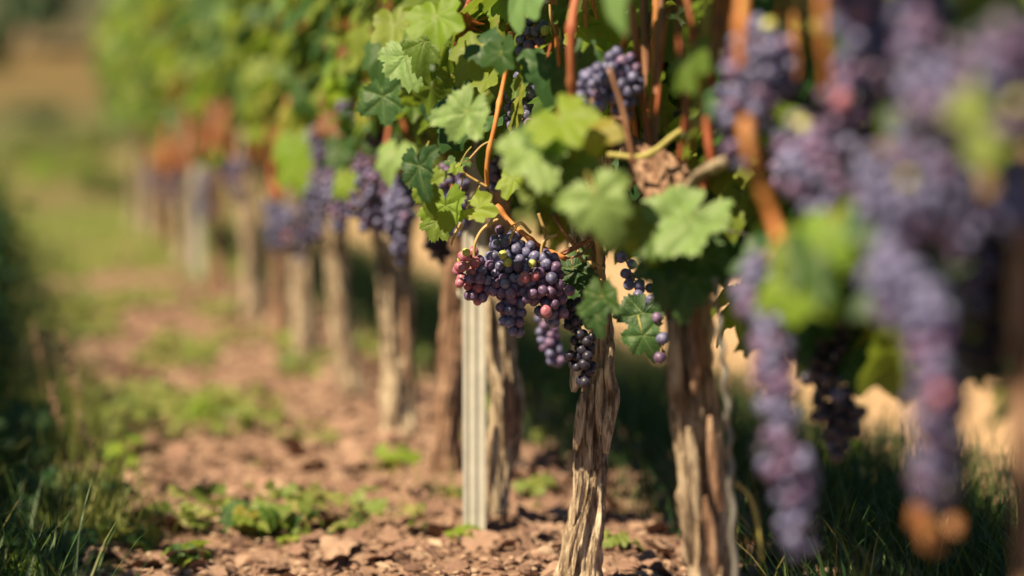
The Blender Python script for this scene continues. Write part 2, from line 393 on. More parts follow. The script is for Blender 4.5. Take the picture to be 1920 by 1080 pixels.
def canopy(mb, t0, t1, zlo, zhi, dens, oc=0.0, tpls=LO, size=(.042, .066), wlo=.09, whi=.2, bushy=1.0):
    """leaves between t0 and t1 of a row; zlo is a function of t"""
    n_ = int((t1 - t0) * 1.02 * (zhi - .5) * dens)
    for i in range(n_):
        t = rnd.uniform(t0, t1); z = zhi - (zhi - .42) * rnd.random() ** .85
        zl = zlo(t) + .1 * (float(vnoise(t * 6, z * 3, 5)) - .5)
        if z < zl: continue
        hw = (wlo + (whi - wlo) * min(1, max(0, (z - .55) / .5))) * bushy
        side = -1 if rnd.random() < .55 else 1
        if rnd.random() < .72: o = side * hw * (rnd.uniform(.65, 1.12)); 
        else: o = rnd.uniform(-hw, hw)
        if side < 0 and o < 0.02 and z < zfront(t, z) : continue
        # clumps: gaps where this is low
        if float(vnoise(t * 7 + 3, z * 7, o * 4 + 11)) < .3 and rnd.random() < .75: continue
        s_ = -1 if o < 0 else 1
        nr = RN * s_ * rnd.uniform(.3, 1.1) + np.array([rnd.gauss(0, .4), rnd.gauss(0, .4), rnd.uniform(.15, 1.0)])
        tip = np.array([rnd.gauss(0, .4), rnd.gauss(0, .4), -1.0]) + RN * s_ * .6
        q = rnd.random(); mi = 0 if q < .86 else (1 if q < .92 else (4 if q < .975 else 3))
        put_leaf(mb, rnd.choice(tpls), rowp(t, oc + o, z), rnd.uniform(*size), nr, tip, rnd.random(), mi)

def zfront(t, z):
    if t < 2.35: return .84 if rnd.random() < .93 else 0
    if t < 3.28: return .83 if rnd.random() < .86 else 0
    if t < 3.7: return .7
    return 0
GV = "grape vines planted along the vineyard row"
# (photo x of trunk at mid height, Y, [(px,py,Yoff)...] trunk axis top->bottom, radii m, material, label)
VINES = [
 dict(Y=1.96, ax=[(1950, 330), (1955, 700), (1965, 950), (1970, 1250), (1970, 1720)], r=[.024, .026, .028, .03, .04], m='bark_brown', seed=3,
      label="out of focus vine nearest the camera, its trunk at the right edge of the photo"),
 dict(Y=2.84, ax=[(1262, 440), (1285, 560), (1290, 700), (1308, 850), (1328, 1080), (1335, 1310)], r=[.03, .029, .028, .027, .027, .032], m='bark', seed=8,
      label="thick vine with the shaded upper trunk, beside the wavy metal rod"),
 dict(Y=3.42, ax=[(1095, 400), (1112, 560), (1120, 690), (1112, 800), (1105, 930), (1090, 1060), (1085, 1135)], r=[.028, .024, .022, .024, .021, .029, .042], m='bark', seed=21,
      label="sharply focused vine with peeling bark on a thin trunk behind the dark grape bunch"),
 dict(Y=4.02, ax=[(930, 400), (932, 520), (936, 640), (946, 740), (942, 850), (930, 960), (922, 1070)], r=[.027, .025, .025, .028, .028, .023, .03], m='bark', seed=5,
      label="knobbly vine whose trunk stands right beside the grey metal post, on its right"),
 dict(Y=4.46, ax=[(862, 420), (852, 520), (845, 700), (838, 830), (834, 930)], r=[.026, .023, .024, .026, .032], m='bark_brown', seed=6,
      label="brownish vine with its trunk directly left of the grey metal post"),
 dict(Y=5.02, ax=[(735, 380), (742, 500), (744, 620), (750, 740), (752, 850)], r=[.038, .036, .037, .033, .04], m='bark', seed=7,
      label="broad pale vine trunk in full sun, second trunk left of the metal post"),
 dict(Y=5.78, ax=[(625, 380), (630, 500), (642, 620), (655, 700), (668, 765)], r=[.03, .028, .026, .026, .032], m='bark', seed=9,
      label="leaning vine, third trunk left of the metal post, its foot set to the right"),
 dict(Y=6.55, ax=[(560, 380), (564, 500), (570, 600), (573, 702)], r=[.035, .033, .032, .038], m='bark', seed=10,
      label="blurred straight vine, fourth trunk left of the metal post"),
 dict(Y=7.2, ax=[(518, 380), (522, 500), (524, 662)], r=[.026, .026, .03], m='bark_brown', seed=12,
      label="slim blurred brown vine between two wider pale trunks left of the row's middle"),
 dict(Y=8.0, ax=[(462, 290), (468, 420), (474, 520), (477, 620)], r=[.038, .037, .036, .042], m='bark', seed=13,
      label="pale blurred vine with the tall straight trunk left of the slim brown one"),
 dict(Y=9.1, ax=[(404, 310), (408, 420), (411, 572)], r=[.03, .03, .036], m='bark_brown', seed=14,
      label="blurred vine just right of the far metal post"),
 dict(Y=10.7, ax=[(340, 320), (346, 430), (349, 522)], r=[.034, .034, .04], m='bark', seed=15,
      label="blurred vine just left of the far metal post"),
 dict(Y=12.0, ax=[(305, 320), (310, 400), (312, 491)], r=[.034, .034, .04], m='bark_brown', seed=16,
      label="far blurred vine, third from the distant end of the row"),
 dict(Y=13.3, ax=[(279, 320), (281, 390), (283, 465)], r=[.034, .034, .04], m='bark', seed=17,
      label="far blurred vine, second from the distant end of the row"),
 dict(Y=14.6, ax=[(255, 310), (257, 370), (257, 443)], r=[.034, .034, .04], m='bark', seed=18,
      label="last vine at the far left end of the row"),
]
# bottom of the foliage (height) along the row
def zlo_main(t):
    return .70 + .04 * math.sin(t * 5) + (0.0 if t > 5.6 else -.04) + (.05 if 1.9 < t < 2.9 else 0)
vine_roots = []
for i, v in enumerate(VINES):
    base = P(v['ax'][-1][0], v['ax'][-1][1], v['Y']); g, o_, t_ = gh_world(base)
    path = [P(a, b, v['Y']) for a, b in v['ax']]
    path[-1][2] = g - .02
    root = empty("grape_vine", (float(base[0]), float(base[1]), g), v['label'], "grape vine", GV)
    v['root'] = root; v['t'] = t_; vine_roots.append(root)
    near = v['Y'] < 6
    path = path[::-1]; rad = v['r'][::-1]
    mb = MB(); trunk_mesh(mb, path, rad, v['seed'], 96 if near else 24, 220 if near else 60, 1.15)
    v['trunk'] = mb.build("trunk", M[v['m']], root)
    # gnarled head with two short arms
    top = path[-1]; hd = MB()
    for s_ in (-1, 1):
        sc_ = .62 if i == 1 else 1.0
        e = top + RD * s_ * .22 + np.array([0, 0, .07 + rnd.uniform(0, .04)]) + RN * rnd.uniform(.0, .05)
        mid = top + RD * s_ * .09 + np.array([0, 0, .065])
        pp = [top - np.array([0, 0, .015]), mid, e]; r0 = v['r'][0]
        hd = MB(); trunk_mesh(hd, pp, [r0 * .8 * sc_, r0 * .5 * sc_, r0 * .36 * sc_], v['seed'] * 3 + s_, 28, 30, .8)
        arm = hd.build("arm", M[v['m']], root)
        # shoots
        for k in range(4 if near else 3):
            st = mid + (e - mid) * rnd.uniform(0, 1); tt = st + np.array([0, 0, rnd.uniform(.8, 1.0)]) + RD * rnd.uniform(-.2, .2) + RN * rnd.uniform(-.1, .12)
            mm = (st + tt) / 2 + RD * rnd.uniform(-.06, .06) + RN * rnd.uniform(-.03, .05)
            cb = MB(); cane_pts(cb, [st, st + (mm - st) * .5 + RN * rnd.uniform(-.02, .02), mm, tt], rnd.uniform(.004, .0055), k * 3 + i, 6, 24, .5)
            cb.build("cane", M[rnd.choice(['cane', 'cane', 'cane_red', 'twig'])], arm)
    # foliage share of this vine
    prevY = VINES[i - 1]['Y'] if i else v['Y'] - .6; nxt = VINES[i + 1]['Y'] if i + 1 < len(VINES) else v['Y'] + 1.2
    a, b = (v['Y'] + prevY) / 2, (v['Y'] + nxt) / 2
    fb = MB()
    canopy(fb, a, b, zlo_main, 1.38, 460 if v['Y'] < 7 else 330, 0, MID if near else LO, (.034, .064))
    # thinner leaves at the back of the fruit zone, in the row's own shade
    for _ in range(int((b - a) * (330 if v['Y'] < 2.6 else 200 if v['Y'] < 4.3 else 60))):
        t = rnd.uniform(a, b); z = rnd.uniform(.42 if t < 3.15 else .5, .8)
        if 1.9 < t < 2.45 and z < .55 and rnd.random() < .7: continue
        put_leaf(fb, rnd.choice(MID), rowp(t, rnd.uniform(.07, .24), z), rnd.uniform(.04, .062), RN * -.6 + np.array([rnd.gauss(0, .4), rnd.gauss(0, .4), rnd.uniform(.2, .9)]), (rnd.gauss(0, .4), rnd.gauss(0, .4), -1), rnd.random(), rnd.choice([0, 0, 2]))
    if 2.6 < v['Y'] < 4.6:
        for _ in range(70):
            t = rnd.uniform(a, b); o = rnd.uniform(-.2, .08); z = rnd.uniform(.66, .84)
            if t < 3.3 and o < -.05: continue
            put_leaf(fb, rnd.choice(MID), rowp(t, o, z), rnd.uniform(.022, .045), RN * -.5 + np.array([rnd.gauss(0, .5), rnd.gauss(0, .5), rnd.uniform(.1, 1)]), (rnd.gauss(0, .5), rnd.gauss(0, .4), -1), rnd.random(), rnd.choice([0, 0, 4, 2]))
    fb.build("foliage", LEAFMATS, root)

def vine_near(Y): return min(VINES, key=lambda v: abs(v['Y'] - Y))['root']

# -------- hand placed canes: (points px,py ; Y ; width px ; material)
CANES = [
 ([(958, 60), (946, 150), (928, 230), (915, 300), (913, 350)], 3.24, 12, 'cane'),
 ([(930, 385), (952, 412), (985, 440), (1012, 462), (1062, 486)], 3.30, 13, 'cane'),
 ([(1082, -20), (1072, 60), (1070, 130), (1076, 190), (1088, 242)], 2.86, 22, 'cane_red'),
 ([(1098, -10), (1100, 60), (1110, 110), (1126, 142)], 3.2, 13, 'cane'),
 ([(1198, -20), (1180, 50), (1160, 95), (1140, 125), (1136, 158)], 3.12, 14, 'cane'),
 ([(1352, -20), (1342, 60), (1330, 140)], 2.72, 30, 'twig'),
 ([(1332, 110), (1334, 220), (1326, 300), (1316, 380)], 2.78, 17, 'cane_red'),
 ([(1372, -20), (1368, 60), (1358, 115)], 2.62, 22, 'cane_red'),
 ([(1392, -20), (1390, 60), (1389, 125)], 2.2, 26, 'cane'),
 ([(1396, 222), (1408, 290), (1430, 350), (1448, 410), (1464, 452)], 2.12, 27, 'cane'),
 ([(1540, -20), (1546, 60), (1552, 175)], 2.0, 22, 'cane'),
 ([(1520, -20), (1522, 40)], 2.4, 16, 'cane_red'),
 ([(1752, -30), (1764, 30), (1778, 80)], 2.0, 30, 'cane'),
 ([(1700, 90), (1690, 170), (1705, 260)], 2.1, 20, 'cane'),
 ([(1325, 212), (1270, 250), (1210, 292), (1140, 290)], 2.86, 15, 'cane_green'),
 ([(1410, 40), (1470, 50), (1530, 75)], 2.5, 18, 'cane_green'),
 ([(1228, 170), (1218, 205), (1212, 225)], 3.05, 14, 'cane'),
 ([(1300, 330), (1278, 360), (1270, 400)], 2.9, 12, 'stem'),
 ([(1290, 250), (1282, 330), (1262, 400)], 3.0, 12, 'cane'),
 ([(1118, 448), (1124, 500), (1128, 540)], 3.38, 11, 'stem'),
 ([(1118, 440), (1085, 462), (1048, 482)], 3.32, 9, 'twig'), ([(1112, 446), (1080, 460), (1052, 474)], 3.31, 5, 'twig'),
 ([(1112, 456), (1088, 478), (1044, 488)], 3.33, 5, 'twig'),
 ([(1040, 402), (1056, 432), (1075, 460)], 3.38, 10, 'twig'),
 ([(1083, 470), (1092, 488), (1110, 494), (1132, 503)], 3.34, 8, 'stem'),
 ([(890, -10), (878, 10), (862, 32)], 3.4, 15, 'cane_red'),
 ([(980, 15), (970, 45), (960, 75)], 3.5, 9, 'cane_red'), ([(1002, 40), (998, 70)], 3.5, 10, 'cane_red'),
 ([(980, 60), (1000, 66), (1022, 74)], 3.36, 8, 'stem'),
 ([(1032, 8), (1034, 34), (1042, 62)], 3.3, 7, 'stem'),
 ([(805, 330), (812, 345), (810, 385)], 3.7, 18, 'cane'),
 ([(692, 115), (690, 180), (694, 250)], 4.45, 20, 'cane_red'),
 ([(742, 165), (732, 230), (720, 292)], 4.3, 13, 'cane_red'), ([(738, 180), (754, 225), (764, 250)], 4.2, 11, 'cane_red'),
 ([(572, 140), (568, 200), (580, 260)], 5.5, 16, 'cane_red'), ([(545, 180), (520, 260), (508, 330), (525, 370)], 5.6, 16, 'cane_red'),
 ([(630, 150), (640, 210), (648, 250)], 5.2, 12, 'cane_red'),
 ([(432, 200), (428, 250), (436, 300)], 7.0, 16, 'cane_red'), ([(392, 190), (398, 240), (395, 290)], 7.4, 18, 'cane_red'),
 ([(352, 210), (345, 260), (352, 320)], 8.0, 18, 'cane_red'), ([(318, 230), (312, 280), (318, 330)], 8.8, 18, 'cane_red'),
 ([(470, 190), (485, 250), (480, 300)], 6.9, 14, 'cane'),
 ([(620, 20), (650, 60), (665, 110)], 5.0, 10, 'cane'),
]
for i, (pts, Yc, wpx, mt) in enumerate(CANES):
    cb = MB(); cane_pts(cb, [P(a, b, Yc + .01 * math.sin(k * 2 + i)) for k, (a, b) in enumerate(pts)], wpx / 2 / 4533 * Yc * .8, i, 12, 30, .9)
    cb.build("cane", M[mt], vine_near(Yrow(pts[0][0])))
for k in range(40):
    t = rnd.uniform(2.2, 4.6); z = rnd.uniform(.62, .8); o = rnd.uniform(-.12, .03); a = rnd.uniform(-1.1, 1.1); L = rnd.uniform(.1, .26)
    p0 = rowp(t, o, z); p2 = p0 + RD * L * math.sin(a) + np.array([0, 0, L * math.cos(a)]) + RN * rnd.uniform(-.05, .05)
    cb = MB(); cane_pts(cb, [p0, (p0 + p2) / 2 + RD * rnd.uniform(-.02, .02), p2], rnd.uniform(.0018, .0042), k, 8, 20, .6)
    cb.build("cane", M[rnd.choice(['cane', 'cane', 'cane_red', 'twig', 'cane_green'])], vine_near(t))
# brown shredded bark arm of the thick vine
mb = MB(); trunk_mesh(mb, [P(1158, 225, 2.98), P(1170, 265, 2.95), P(1205, 300, 2.93), P(1248, 330, 2.9), P(1262, 400, 2.86), P(1265, 450, 2.85)], [.009, .012, .02, .026, .03, .04], 31, 60, 80, 1.1)
mb.build("arm", M['bark_brown'], VINES[1]['root'])
mb = MB(); trunk_mesh(mb, [P(1150, 360, 2.95), P(1200, 322, 2.93), P(1235, 345, 2.92)], [.008, .014, .02], 32, 40, 40, 1.1)
mb.build("arm", M['bark_brown'], VINES[1]['root'])
# strips of peeling bark on the sharp trunk
for k, pts in enumerate([[(1146, 640), (1142, 700), (1150, 745), (1140, 800), (1136, 850)], [(1075, 640), (1080, 690), (1076, 735)], [(1094, 735), (1086, 790), (1078, 845)], [(1128, 690), (1122, 760), (1126, 815)], [(1090, 880), (1084, 940), (1075, 985)], [(1112, 720), (1106, 800), (1108, 880)], [(1088, 960), (1072, 1020), (1066, 1060)]]):
    mb = MB(); pp = spline([P(a, b, 3.385) for a, b in pts], 40); r_ = .0075 - .0006 * k
    tube(mb, pp, r_ * np.clip(np.sin(np.linspace(.25, 2.95, 40)) + .25, .1, 1), 14, lambda an, s, q: .75 + .6 * vnoise(np.cos(an) * 3 + k, np.sin(an) * 3, s * 14))
    mb.build("bark_strip", M['bark'], VINES[2]['trunk'])
for vi, Yc, sets in ((1, 2.8, [[(1262, 600), (1268, 690), (1274, 770)], [(1300, 560), (1306, 660), (1300, 740)], [(1290, 800), (1302, 900), (1310, 980)], [(1330, 780), (1340, 880), (1352, 960)], [(1278, 850), (1290, 960), (1296, 1060)], [(1322, 930), (1338, 1010), (1344, 1079)]]), (3, 3.97, [[(925, 560), (928, 640), (936, 700)], [(950, 700), (956, 770), (948, 840)], [(930, 800), (926, 870), (918, 930)]]), (5, 4.94, [[(730, 520), (734, 600), (738, 660)], [(760, 560), (762, 650), (766, 720)]])):
    for k, pts in enumerate(sets):
        mb = MB(); pp = spline([P(a, b, Yc) for a, b in pts], 40)
        tube(mb, pp, .0062 * np.clip(np.sin(np.linspace(.25, 2.95, 40)) + .2, .1, 1), 14, lambda an, s, q: .7 + .7 * vnoise(np.cos(an) * 3 + k, np.sin(an) * 3, s * 18))
        mb.build("bark_strip", M['bark_brown' if k % 2 else 'bark'], VINES[vi]['trunk'])
# tendrils and little side shoots near the focus
for pts, Yc, wpx, mt, r0 in [
  ([(913, 350), (895, 340), (878, 330), (862, 318), (850, 300)], 3.24, 5, 'stem', 3), ([(900, 348), (884, 372), (868, 410), (852, 440), (846, 460)], 3.24, 4, 'stem', 3),
  ([(868, 332), (862, 370), (856, 420), (862, 432), (868, 420), (846, 456)], 3.23, 3, 'stem', 3), ([(930, 262), (905, 272), (880, 298)], 3.24, 3.5, 'stem', 3),
  ([(862, 312), (872, 290), (884, 275)], 3.22, 2.6, 'cane_green', 3), ([(1075, 470), (1078, 440), (1092, 418), (1074, 430)], 3.27, 2.4, 'twig', 2),
  ([(1010, 400), (1022, 440), (1018, 470)], 3.45, 6, 'stem', 2), ([(1380, 905), (1405, 930), (1420, 980), (1428, 1050)], 2.75, 8, 'cane_green', 1),
  ([(1400, 62), (1330, 60), (1290, 70)], 2.95, 3, 'twig', 1), ([(1240, 180), (1252, 240), (1262, 262)], 3.0, 3, 'twig', 1)]:
    mb = MB(); tube(mb, spline([P(a, b, Yc) for a, b in pts], 40), wpx / 2 / 4533 * Yc, 8)
    mb.build("tendril", M[mt], VINES[r0]['root'])

# -------- hand placed leaves: (px,py centre, width px, Y, (nx,nz tilt), tip angle deg (0=down, + to right), material, hi?)
LEAVES = [
 (1010, 292, 135, 2.67, (-.3, .75), 10, 'leaf_pale', 1), (1126, 392, 125, 2.55, (-.1, .25), 20, 'leaf_pale', 1), (1278, 425, 150, 2.7, (-.3, .6), -40, 'leaf_pale', 1),
 (1436, 465, 80, 2.6, (-.5, .2), 5, 'leaf_lime', 0), (868, 225, 105, 3.0, (-.4, .35), -35, 'leaf_pale', 1), (765, 118, 95, 3.45, (-.3, .4), 15, 'leaf_pale', 1),
 (792, 90, 85, 3.4, (-.2, .3), -30, 'leaf', 1), (820, 45, 100, 3.1, (-.3, .5), 0, 'leaf_lime', 0), (946, 10, 62, 3.3, (-.3, .4), 10, 'leaf_lime', 1), (1132, 12, 52, 3.32, (-.1, .3), -10, 'leaf_lime', 1),
 (790, 325, 90, 3.1, (-.85, .1), 0, 'leaf_dark', 1), (797, 360, 80, 3.15, (-.8, .3), 10, 'leaf', 1), (835, 398, 82, 3.2, (-.3, .2), 10, 'leaf_lime', 1), (815, 425, 60, 3.3, (-.4, .3), -10, 'leaf', 1),
 (1128, 570, 80, 2.95, (-.55, .2), -5, 'leaf', 1), (1120, 600, 60, 2.95, (-.75, .0), 5, 'leaf_dark', 1), (1212, 640, 78, 3.1, (-.3, .1), 15, 'leaf_dark', 1), (1200, 600, 90, 3.15, (-.3, .3), -20, 'leaf_dark', 1),
 (1076, 512, 72, 3.34, (-.2, .5), 20, 'leaf_dark', 1), (1085, 490, 56, 3.36, (-.4, .8), 60, 'leaf', 1), (1068, 540, 70, 3.4, (-.1, .2), 0, 'leaf_dark', 1),
 (1245, 500, 125, 2.78, (-.3, .5), 0, 'leaf_dark', 1), (1225, 465, 90, 2.75, (-.3, .8), 0, 'leaf', 1), (1318, 500, 110, 2.75, (-.1, .3), 10, 'leaf_dark', 1), (1270, 470, 110, 2.76, (-.2, .9), 30, 'leaf_dark', 1), (1225, 430, 110, 2.72, (-.2, .9), 0, 'leaf', 1), (1290, 540, 100, 2.74, (-.3, .5), -15, 'leaf_dark', 1),
 (1500, 550, 150, 2.1, (-.4, .4), 0, 'leaf_lime', 0), (1545, 500, 140, 2.05, (-.3, .5), 20, 'leaf', 0), (1490, 470, 110, 2.1, (-.4, .7), -10, 'leaf', 0), (1570, 440, 120, 2.0, (-.3, .6), 10, 'leaf_lime', 0),
 (1605, 340, 120, 3.0, (0, .5), 10, 'leaf_lime', 1), (1640, 370, 110, 2.9, (-.1, .5), -20, 'leaf', 1), (1575, 300, 80, 3.2, (0, .3), -40, 'leaf_dark', 1),
 (855, 318, 26, 3.22, (-.2, .5), 0, 'leaf_lime', 1), (846, 303, 22, 3.23, (-.3, .7), 60, 'leaf_dark', 1), (869, 304, 24, 3.24, (-.2, .8), -70, 'leaf', 1),
 (720, 195, 90, 3.6, (-.5, .1), 0, 'leaf_dark', 1), (850, 190, 110, 3.6, (-.1, .3), 0, 'leaf_dark', 0), (855, 250, 80, 3.45, (-.5, .2), 20, 'leaf_dark', 0), (740, 60, 90, 3.7, (-.3, .6), 20, 'leaf', 0), (715, 110, 90, 3.8, (-.3, .5), 0, 'leaf', 0),
 (1022, 140, 95, 3.05, (-.1, .2), 0, 'leaf_dark', 0), (1060, 235, 120, 2.66, (-.4, .9), 30, 'leaf_lime', 0), (1010, 255, 90, 2.68, (-.3, .8), -30, 'leaf', 0), (1110, 260, 100, 2.7, (-.3, .9), 10, 'leaf', 0),
 (905, 392, 62, 3.2, (-.4, .5), 70, 'leaf_lime', 0), (915, 90, 80, 3.1, (-.4, .7), 40, 'leaf_dark', 0), (880, 110, 100, 3.15, (-.4, .6), -30, 'leaf', 0), (938, 110, 70, 3.05, (-.6, .2), 0, 'leaf', 0),
 (1030, 345, 110, 2.7, (-.3, .6), 10, 'leaf', 0), (1070, 330, 100, 2.68, (-.3, .5), 40, 'leaf', 0), (960, 345, 60, 3.15, (-.5, .5), -20, 'leaf_lime', 0),
 (1230, 130, 110, 3.3, (-.1, .2), 0, 'leaf_dark', 0), (1240, 60, 120, 3.3, (-.1, .3), 0, 'leaf_dark', 0), (1170, 70, 110, 3.5, (0, .2), 20, 'leaf_dark', 0), (1290, 130, 100, 3.3, (-.1, .5), 0, 'leaf_lime', 0), (1265, 190, 80, 3.4, (0, .4), -30, 'leaf_dark', 0),
 (1285, 90, 100, 3.1, (-.4, .4), 0, 'leaf', 0), (1300, 200, 90, 3.3, (.0, .5), 10, 'leaf_lime', 0), (1190, 330, 80, 3.25, (-.2, .3), 0, 'leaf_dark', 0), (1330, 20, 90, 3.1, (-.3, .5), 0, 'leaf', 0),
 (1470, 20, 120, 3.0, (0, .4), 0, 'leaf_dark', 0), (1420, 30, 100, 3.1, (0, .4), 20, 'leaf_lime', 0), (1500, 200, 110, 2.9, (0, .3), 0, 'leaf_dark', 0), (1380, 400, 90, 2.9, (-.2, .4), 0, 'leaf', 0), (1360, 450, 90, 2.95, (-.2, .3), 15, 'leaf_dark', 0),
 (1690, 60, 110, 2.5, (-.1, .4), 0, 'leaf_lime', 0), (1745, 40, 120, 2.6, (0, .3), 0, 'leaf_dark', 0), (1880, 60, 130, 2.2, (-.3, .5), 0, 'leaf', 0), (1840, 90, 120, 2.3, (-.1, .3), 20, 'leaf_dark', 0), (1900, 20, 110, 2.0, (-.4, .5), 0, 'leaf_lime', 0),
 (1850, 320, 130, 1.9, (-.4, .5), 0, 'leaf', 0), (1885, 340, 90, 1.85, (-.4, .3), 10, 'leaf_red', 0), (1742, 1015, 62, 2.0, (-1.6, .1), 12, 'leaf_orange', 0), (1722, 975, 50, 1.98, (-1.2, .1), -10, 'leaf_orange', 0), (1790, 985, 34, 1.98, (-.7, .3), 50, 'leaf_orange', 0),
 (1450, 560, 120, 2.56, (-.5, .9), 0, 'leaf_dark', 0),  # added leaves, hidden behind the lime leaf, to shade the black bunch
 (1490, 500, 120, 2.54, (-.5, .9), 20, 'leaf', 0),
 (1530, 560, 120, 2.57, (-.5, .9), -20, 'leaf_dark', 0),
 (1480, 610, 120, 2.58, (-.5, .9), 10, 'leaf_dark', 0),
 (1540, 480, 120, 2.54, (-.5, .9), 0, 'leaf', 0),
 (1430, 500, 120, 2.52, (-.5, .9), 0, 'leaf_dark', 0),
 (1510, 620, 120, 2.60, (-.5, .9), 0, 'leaf_dark', 0),
 (1640, 430, 120, 1.98, (-.5, .9), 0, 'leaf_dark', 0),  # added leaves behind the rosy bunch, to shade the dark one beyond
 (1680, 500, 120, 1.98, (-.5, .9), 10, 'leaf', 0),
 (1700, 420, 120, 1.99, (-.5, .9), -20, 'leaf_dark', 0),
 (1660, 560, 120, 1.99, (-.5, .9), 0, 'leaf_dark', 0),
 (1730, 300, 120, 1.96, (-.5, .9), 0, 'leaf', 0),  # added leaves behind the mauve bunch, to shade the bunch by the trunk
 (1740, 400, 120, 1.96, (-.5, .9), 20, 'leaf_dark', 0),
 (1760, 480, 120, 1.96, (-.5, .9), 0, 'leaf_dark', 0),
 (1720, 200, 120, 1.97, (-.5, .9), 0, 'leaf_dark', 0),
 (1790, 350, 120, 1.97, (-.5, .9), 0, 'leaf_dark', 0),
 (1780, 200, 120, 1.97, (-.5, .9), 0, 'leaf', 0),

 (1700, 265, 110, 1.95, (-.5, .6), 0, 'leaf_red', 0), (1690, 240, 90, 1.9, (-.5, .5), 20, 'leaf', 0),
 (545, 290, 90, 5.4, (-.5, .4), 0, 'leaf_lime', 0), (560, 330, 90, 5.35, (-.6, .2), 0, 'leaf_lime', 0), (555, 220, 80, 5.5, (-.5, .4), 0, 'leaf', 0), (650, 350, 60, 4.7, (-.5, .3), 0, 'leaf_lime', 0), (640, 290, 70, 4.8, (-.5, .3), 0, 'leaf', 0), (735, 300, 80, 4.1, (-.4, .6), 0, 'leaf_pale', 0), (700, 185, 60, 4.2, (-.4, .4), 0, 'leaf_lime', 0),
 (620, 240, 60, 4.9, (-.5, .4), 0, 'leaf_red', 0), (690, 320, 40, 4.5, (-.5, .4), 0, 'leaf_red', 0), (655, 95, 50, 4.6, (-.5, .4), 0, 'leaf_red', 0),
 (360, 270, 70, 7.5, (-.6, .3), 0, 'leaf_red', 0), (418, 250, 60, 7.0, (-.6, .3), 0, 'leaf_red', 0), (690, 200, 40, 4.35, (-.6, .3), 0, 'leaf_red', 0),
 (408, 225, 60, 7.2, (-.6, .3), 10, 'leaf_red', 0), (335, 290, 60, 8.0, (-.6, .3), 0, 'leaf_red', 0), (445, 225, 50, 7.0, (-.6, .5), 0, 'leaf', 0),
 (520, 350, 50, 5.7, (-.6, .3), 0, 'leaf_red', 0), (570, 200, 50, 5.5, (-.6, .3), 0, 'leaf_red', 0), (300, 300, 60, 8.9, (-.6, .3), 0, 'leaf_red', 0), (480, 250, 50, 6.6, (-.6, .3), 0, 'leaf_lime', 0), (385, 290, 60, 7.5, (-.6, .3), 0, 'leaf_lime', 0), (620, 190, 50, 5.0, (-.6, .3), 0, 'leaf_red', 0), (340, 235, 60, 8.2, (-.6, .3), 30, 'leaf', 0),
]
for i, (px, py, wd, Yc, (lx, lz), ta, mt, hi) in enumerate(LEAVES):
    size = wd / 4533 * Yc / 1.62
    c = P(px, py, Yc); a = math.radians(ta + rnd.uniform(-12, 12))
    nrm = np.array([lx, -.8, lz]); tip = np.array([math.sin(a), -.15, -math.cos(a)])
    B, T, Nn = basis(nrm, tip)
    org = c - T * size * .25
    mb = MB(); tp = HI[i % len(HI)] if hi else MID[i % len(MID)]
    put_leaf(mb, tp, org, size, nrm, tip, 0.0)
    lf = mb.build("leaf", M[mt], vine_near(Yrow(px) if Yc < 6 else Yc)); mb = MB()
    back = org - T * size * .9 - Nn * size * .5
    tube(mb, spline([back, org - T * size * .35 - Nn * size * .12, org], 8), .0012, 6)
    mb.build("leaf_stalk", M['cane_red' if i % 3 == 0 else 'cane_green'], lf)

# ------------------------------------------------------------------ grape bunches
def sphere_arrays(seg, ring):
    V = [(0, 0, 1)]; F = []
    for r in range(1, ring):
        a = math.pi * r / ring
        for s in range(seg): b = 2 * math.pi * s / seg; V.append((math.sin(a) * math.cos(b), math.sin(a) * math.sin(b), math.cos(a)))
    V.append((0, 0, -1)); L = len(V) - 1
    for s in range(seg): F.append((0, 1 + s, 1 + (s + 1) % seg)); F.append((L, 1 + (ring - 2) * seg + (s + 1) % seg, 1 + (ring - 2) * seg + s))
    for r in range(ring - 2):
        for s in range(seg): a = 1 + r * seg; F.append((a + s, a + seg + s, a + seg + (s + 1) % seg, a + (s + 1) % seg))
    return np.array(V), F
SH = sphere_arrays(28, 18); SL = sphere_arrays(12, 8)
BERRY = []
for k, mt in enumerate(BM):
    row = []
    for q in range(3):
        V = SH[0].copy(); r_ = np.random.default_rng(k * 3 + q)
        V[:, 2] *= 1.02 + .05 * q
        V *= (1 + .035 * (vnoise(V[:, 0] * 1.5 + 5 * q, V[:, 1] * 1.5, V[:, 2] * 1.5) - .5))[:, None]
        # small scar at the tip and dimple at the stalk
        V[:, 2] += .05 * np.exp(-((V[:, 2] - 1.0) / .04) ** 2) * -1.2
        V[0, 2] -= .02; V[-1, 2] += .035
        V *= .0073
        me = bpy.data.meshes.new("berry"); me.from_pydata(V.tolist(), [], SH[1]); me.polygons.foreach_set("use_smooth", [True] * len(me.polygons)); me.materials.append(mt)
        row.append(me)
    BERRY.append(row)
GB = "ripening grape bunches hanging in the vine row"
EXTRA = {0: [(874, 473, 3), (868, 500, 2), (862, 530, 2)], 1: [(943, 478, 3), (952, 492, 3), (972, 500, 1)], 2: [(998, 494, 3), (1003, 518, 2), (984, 520, 2), (1068, 545, 1)], 7: [(1022, 57, 3)]}
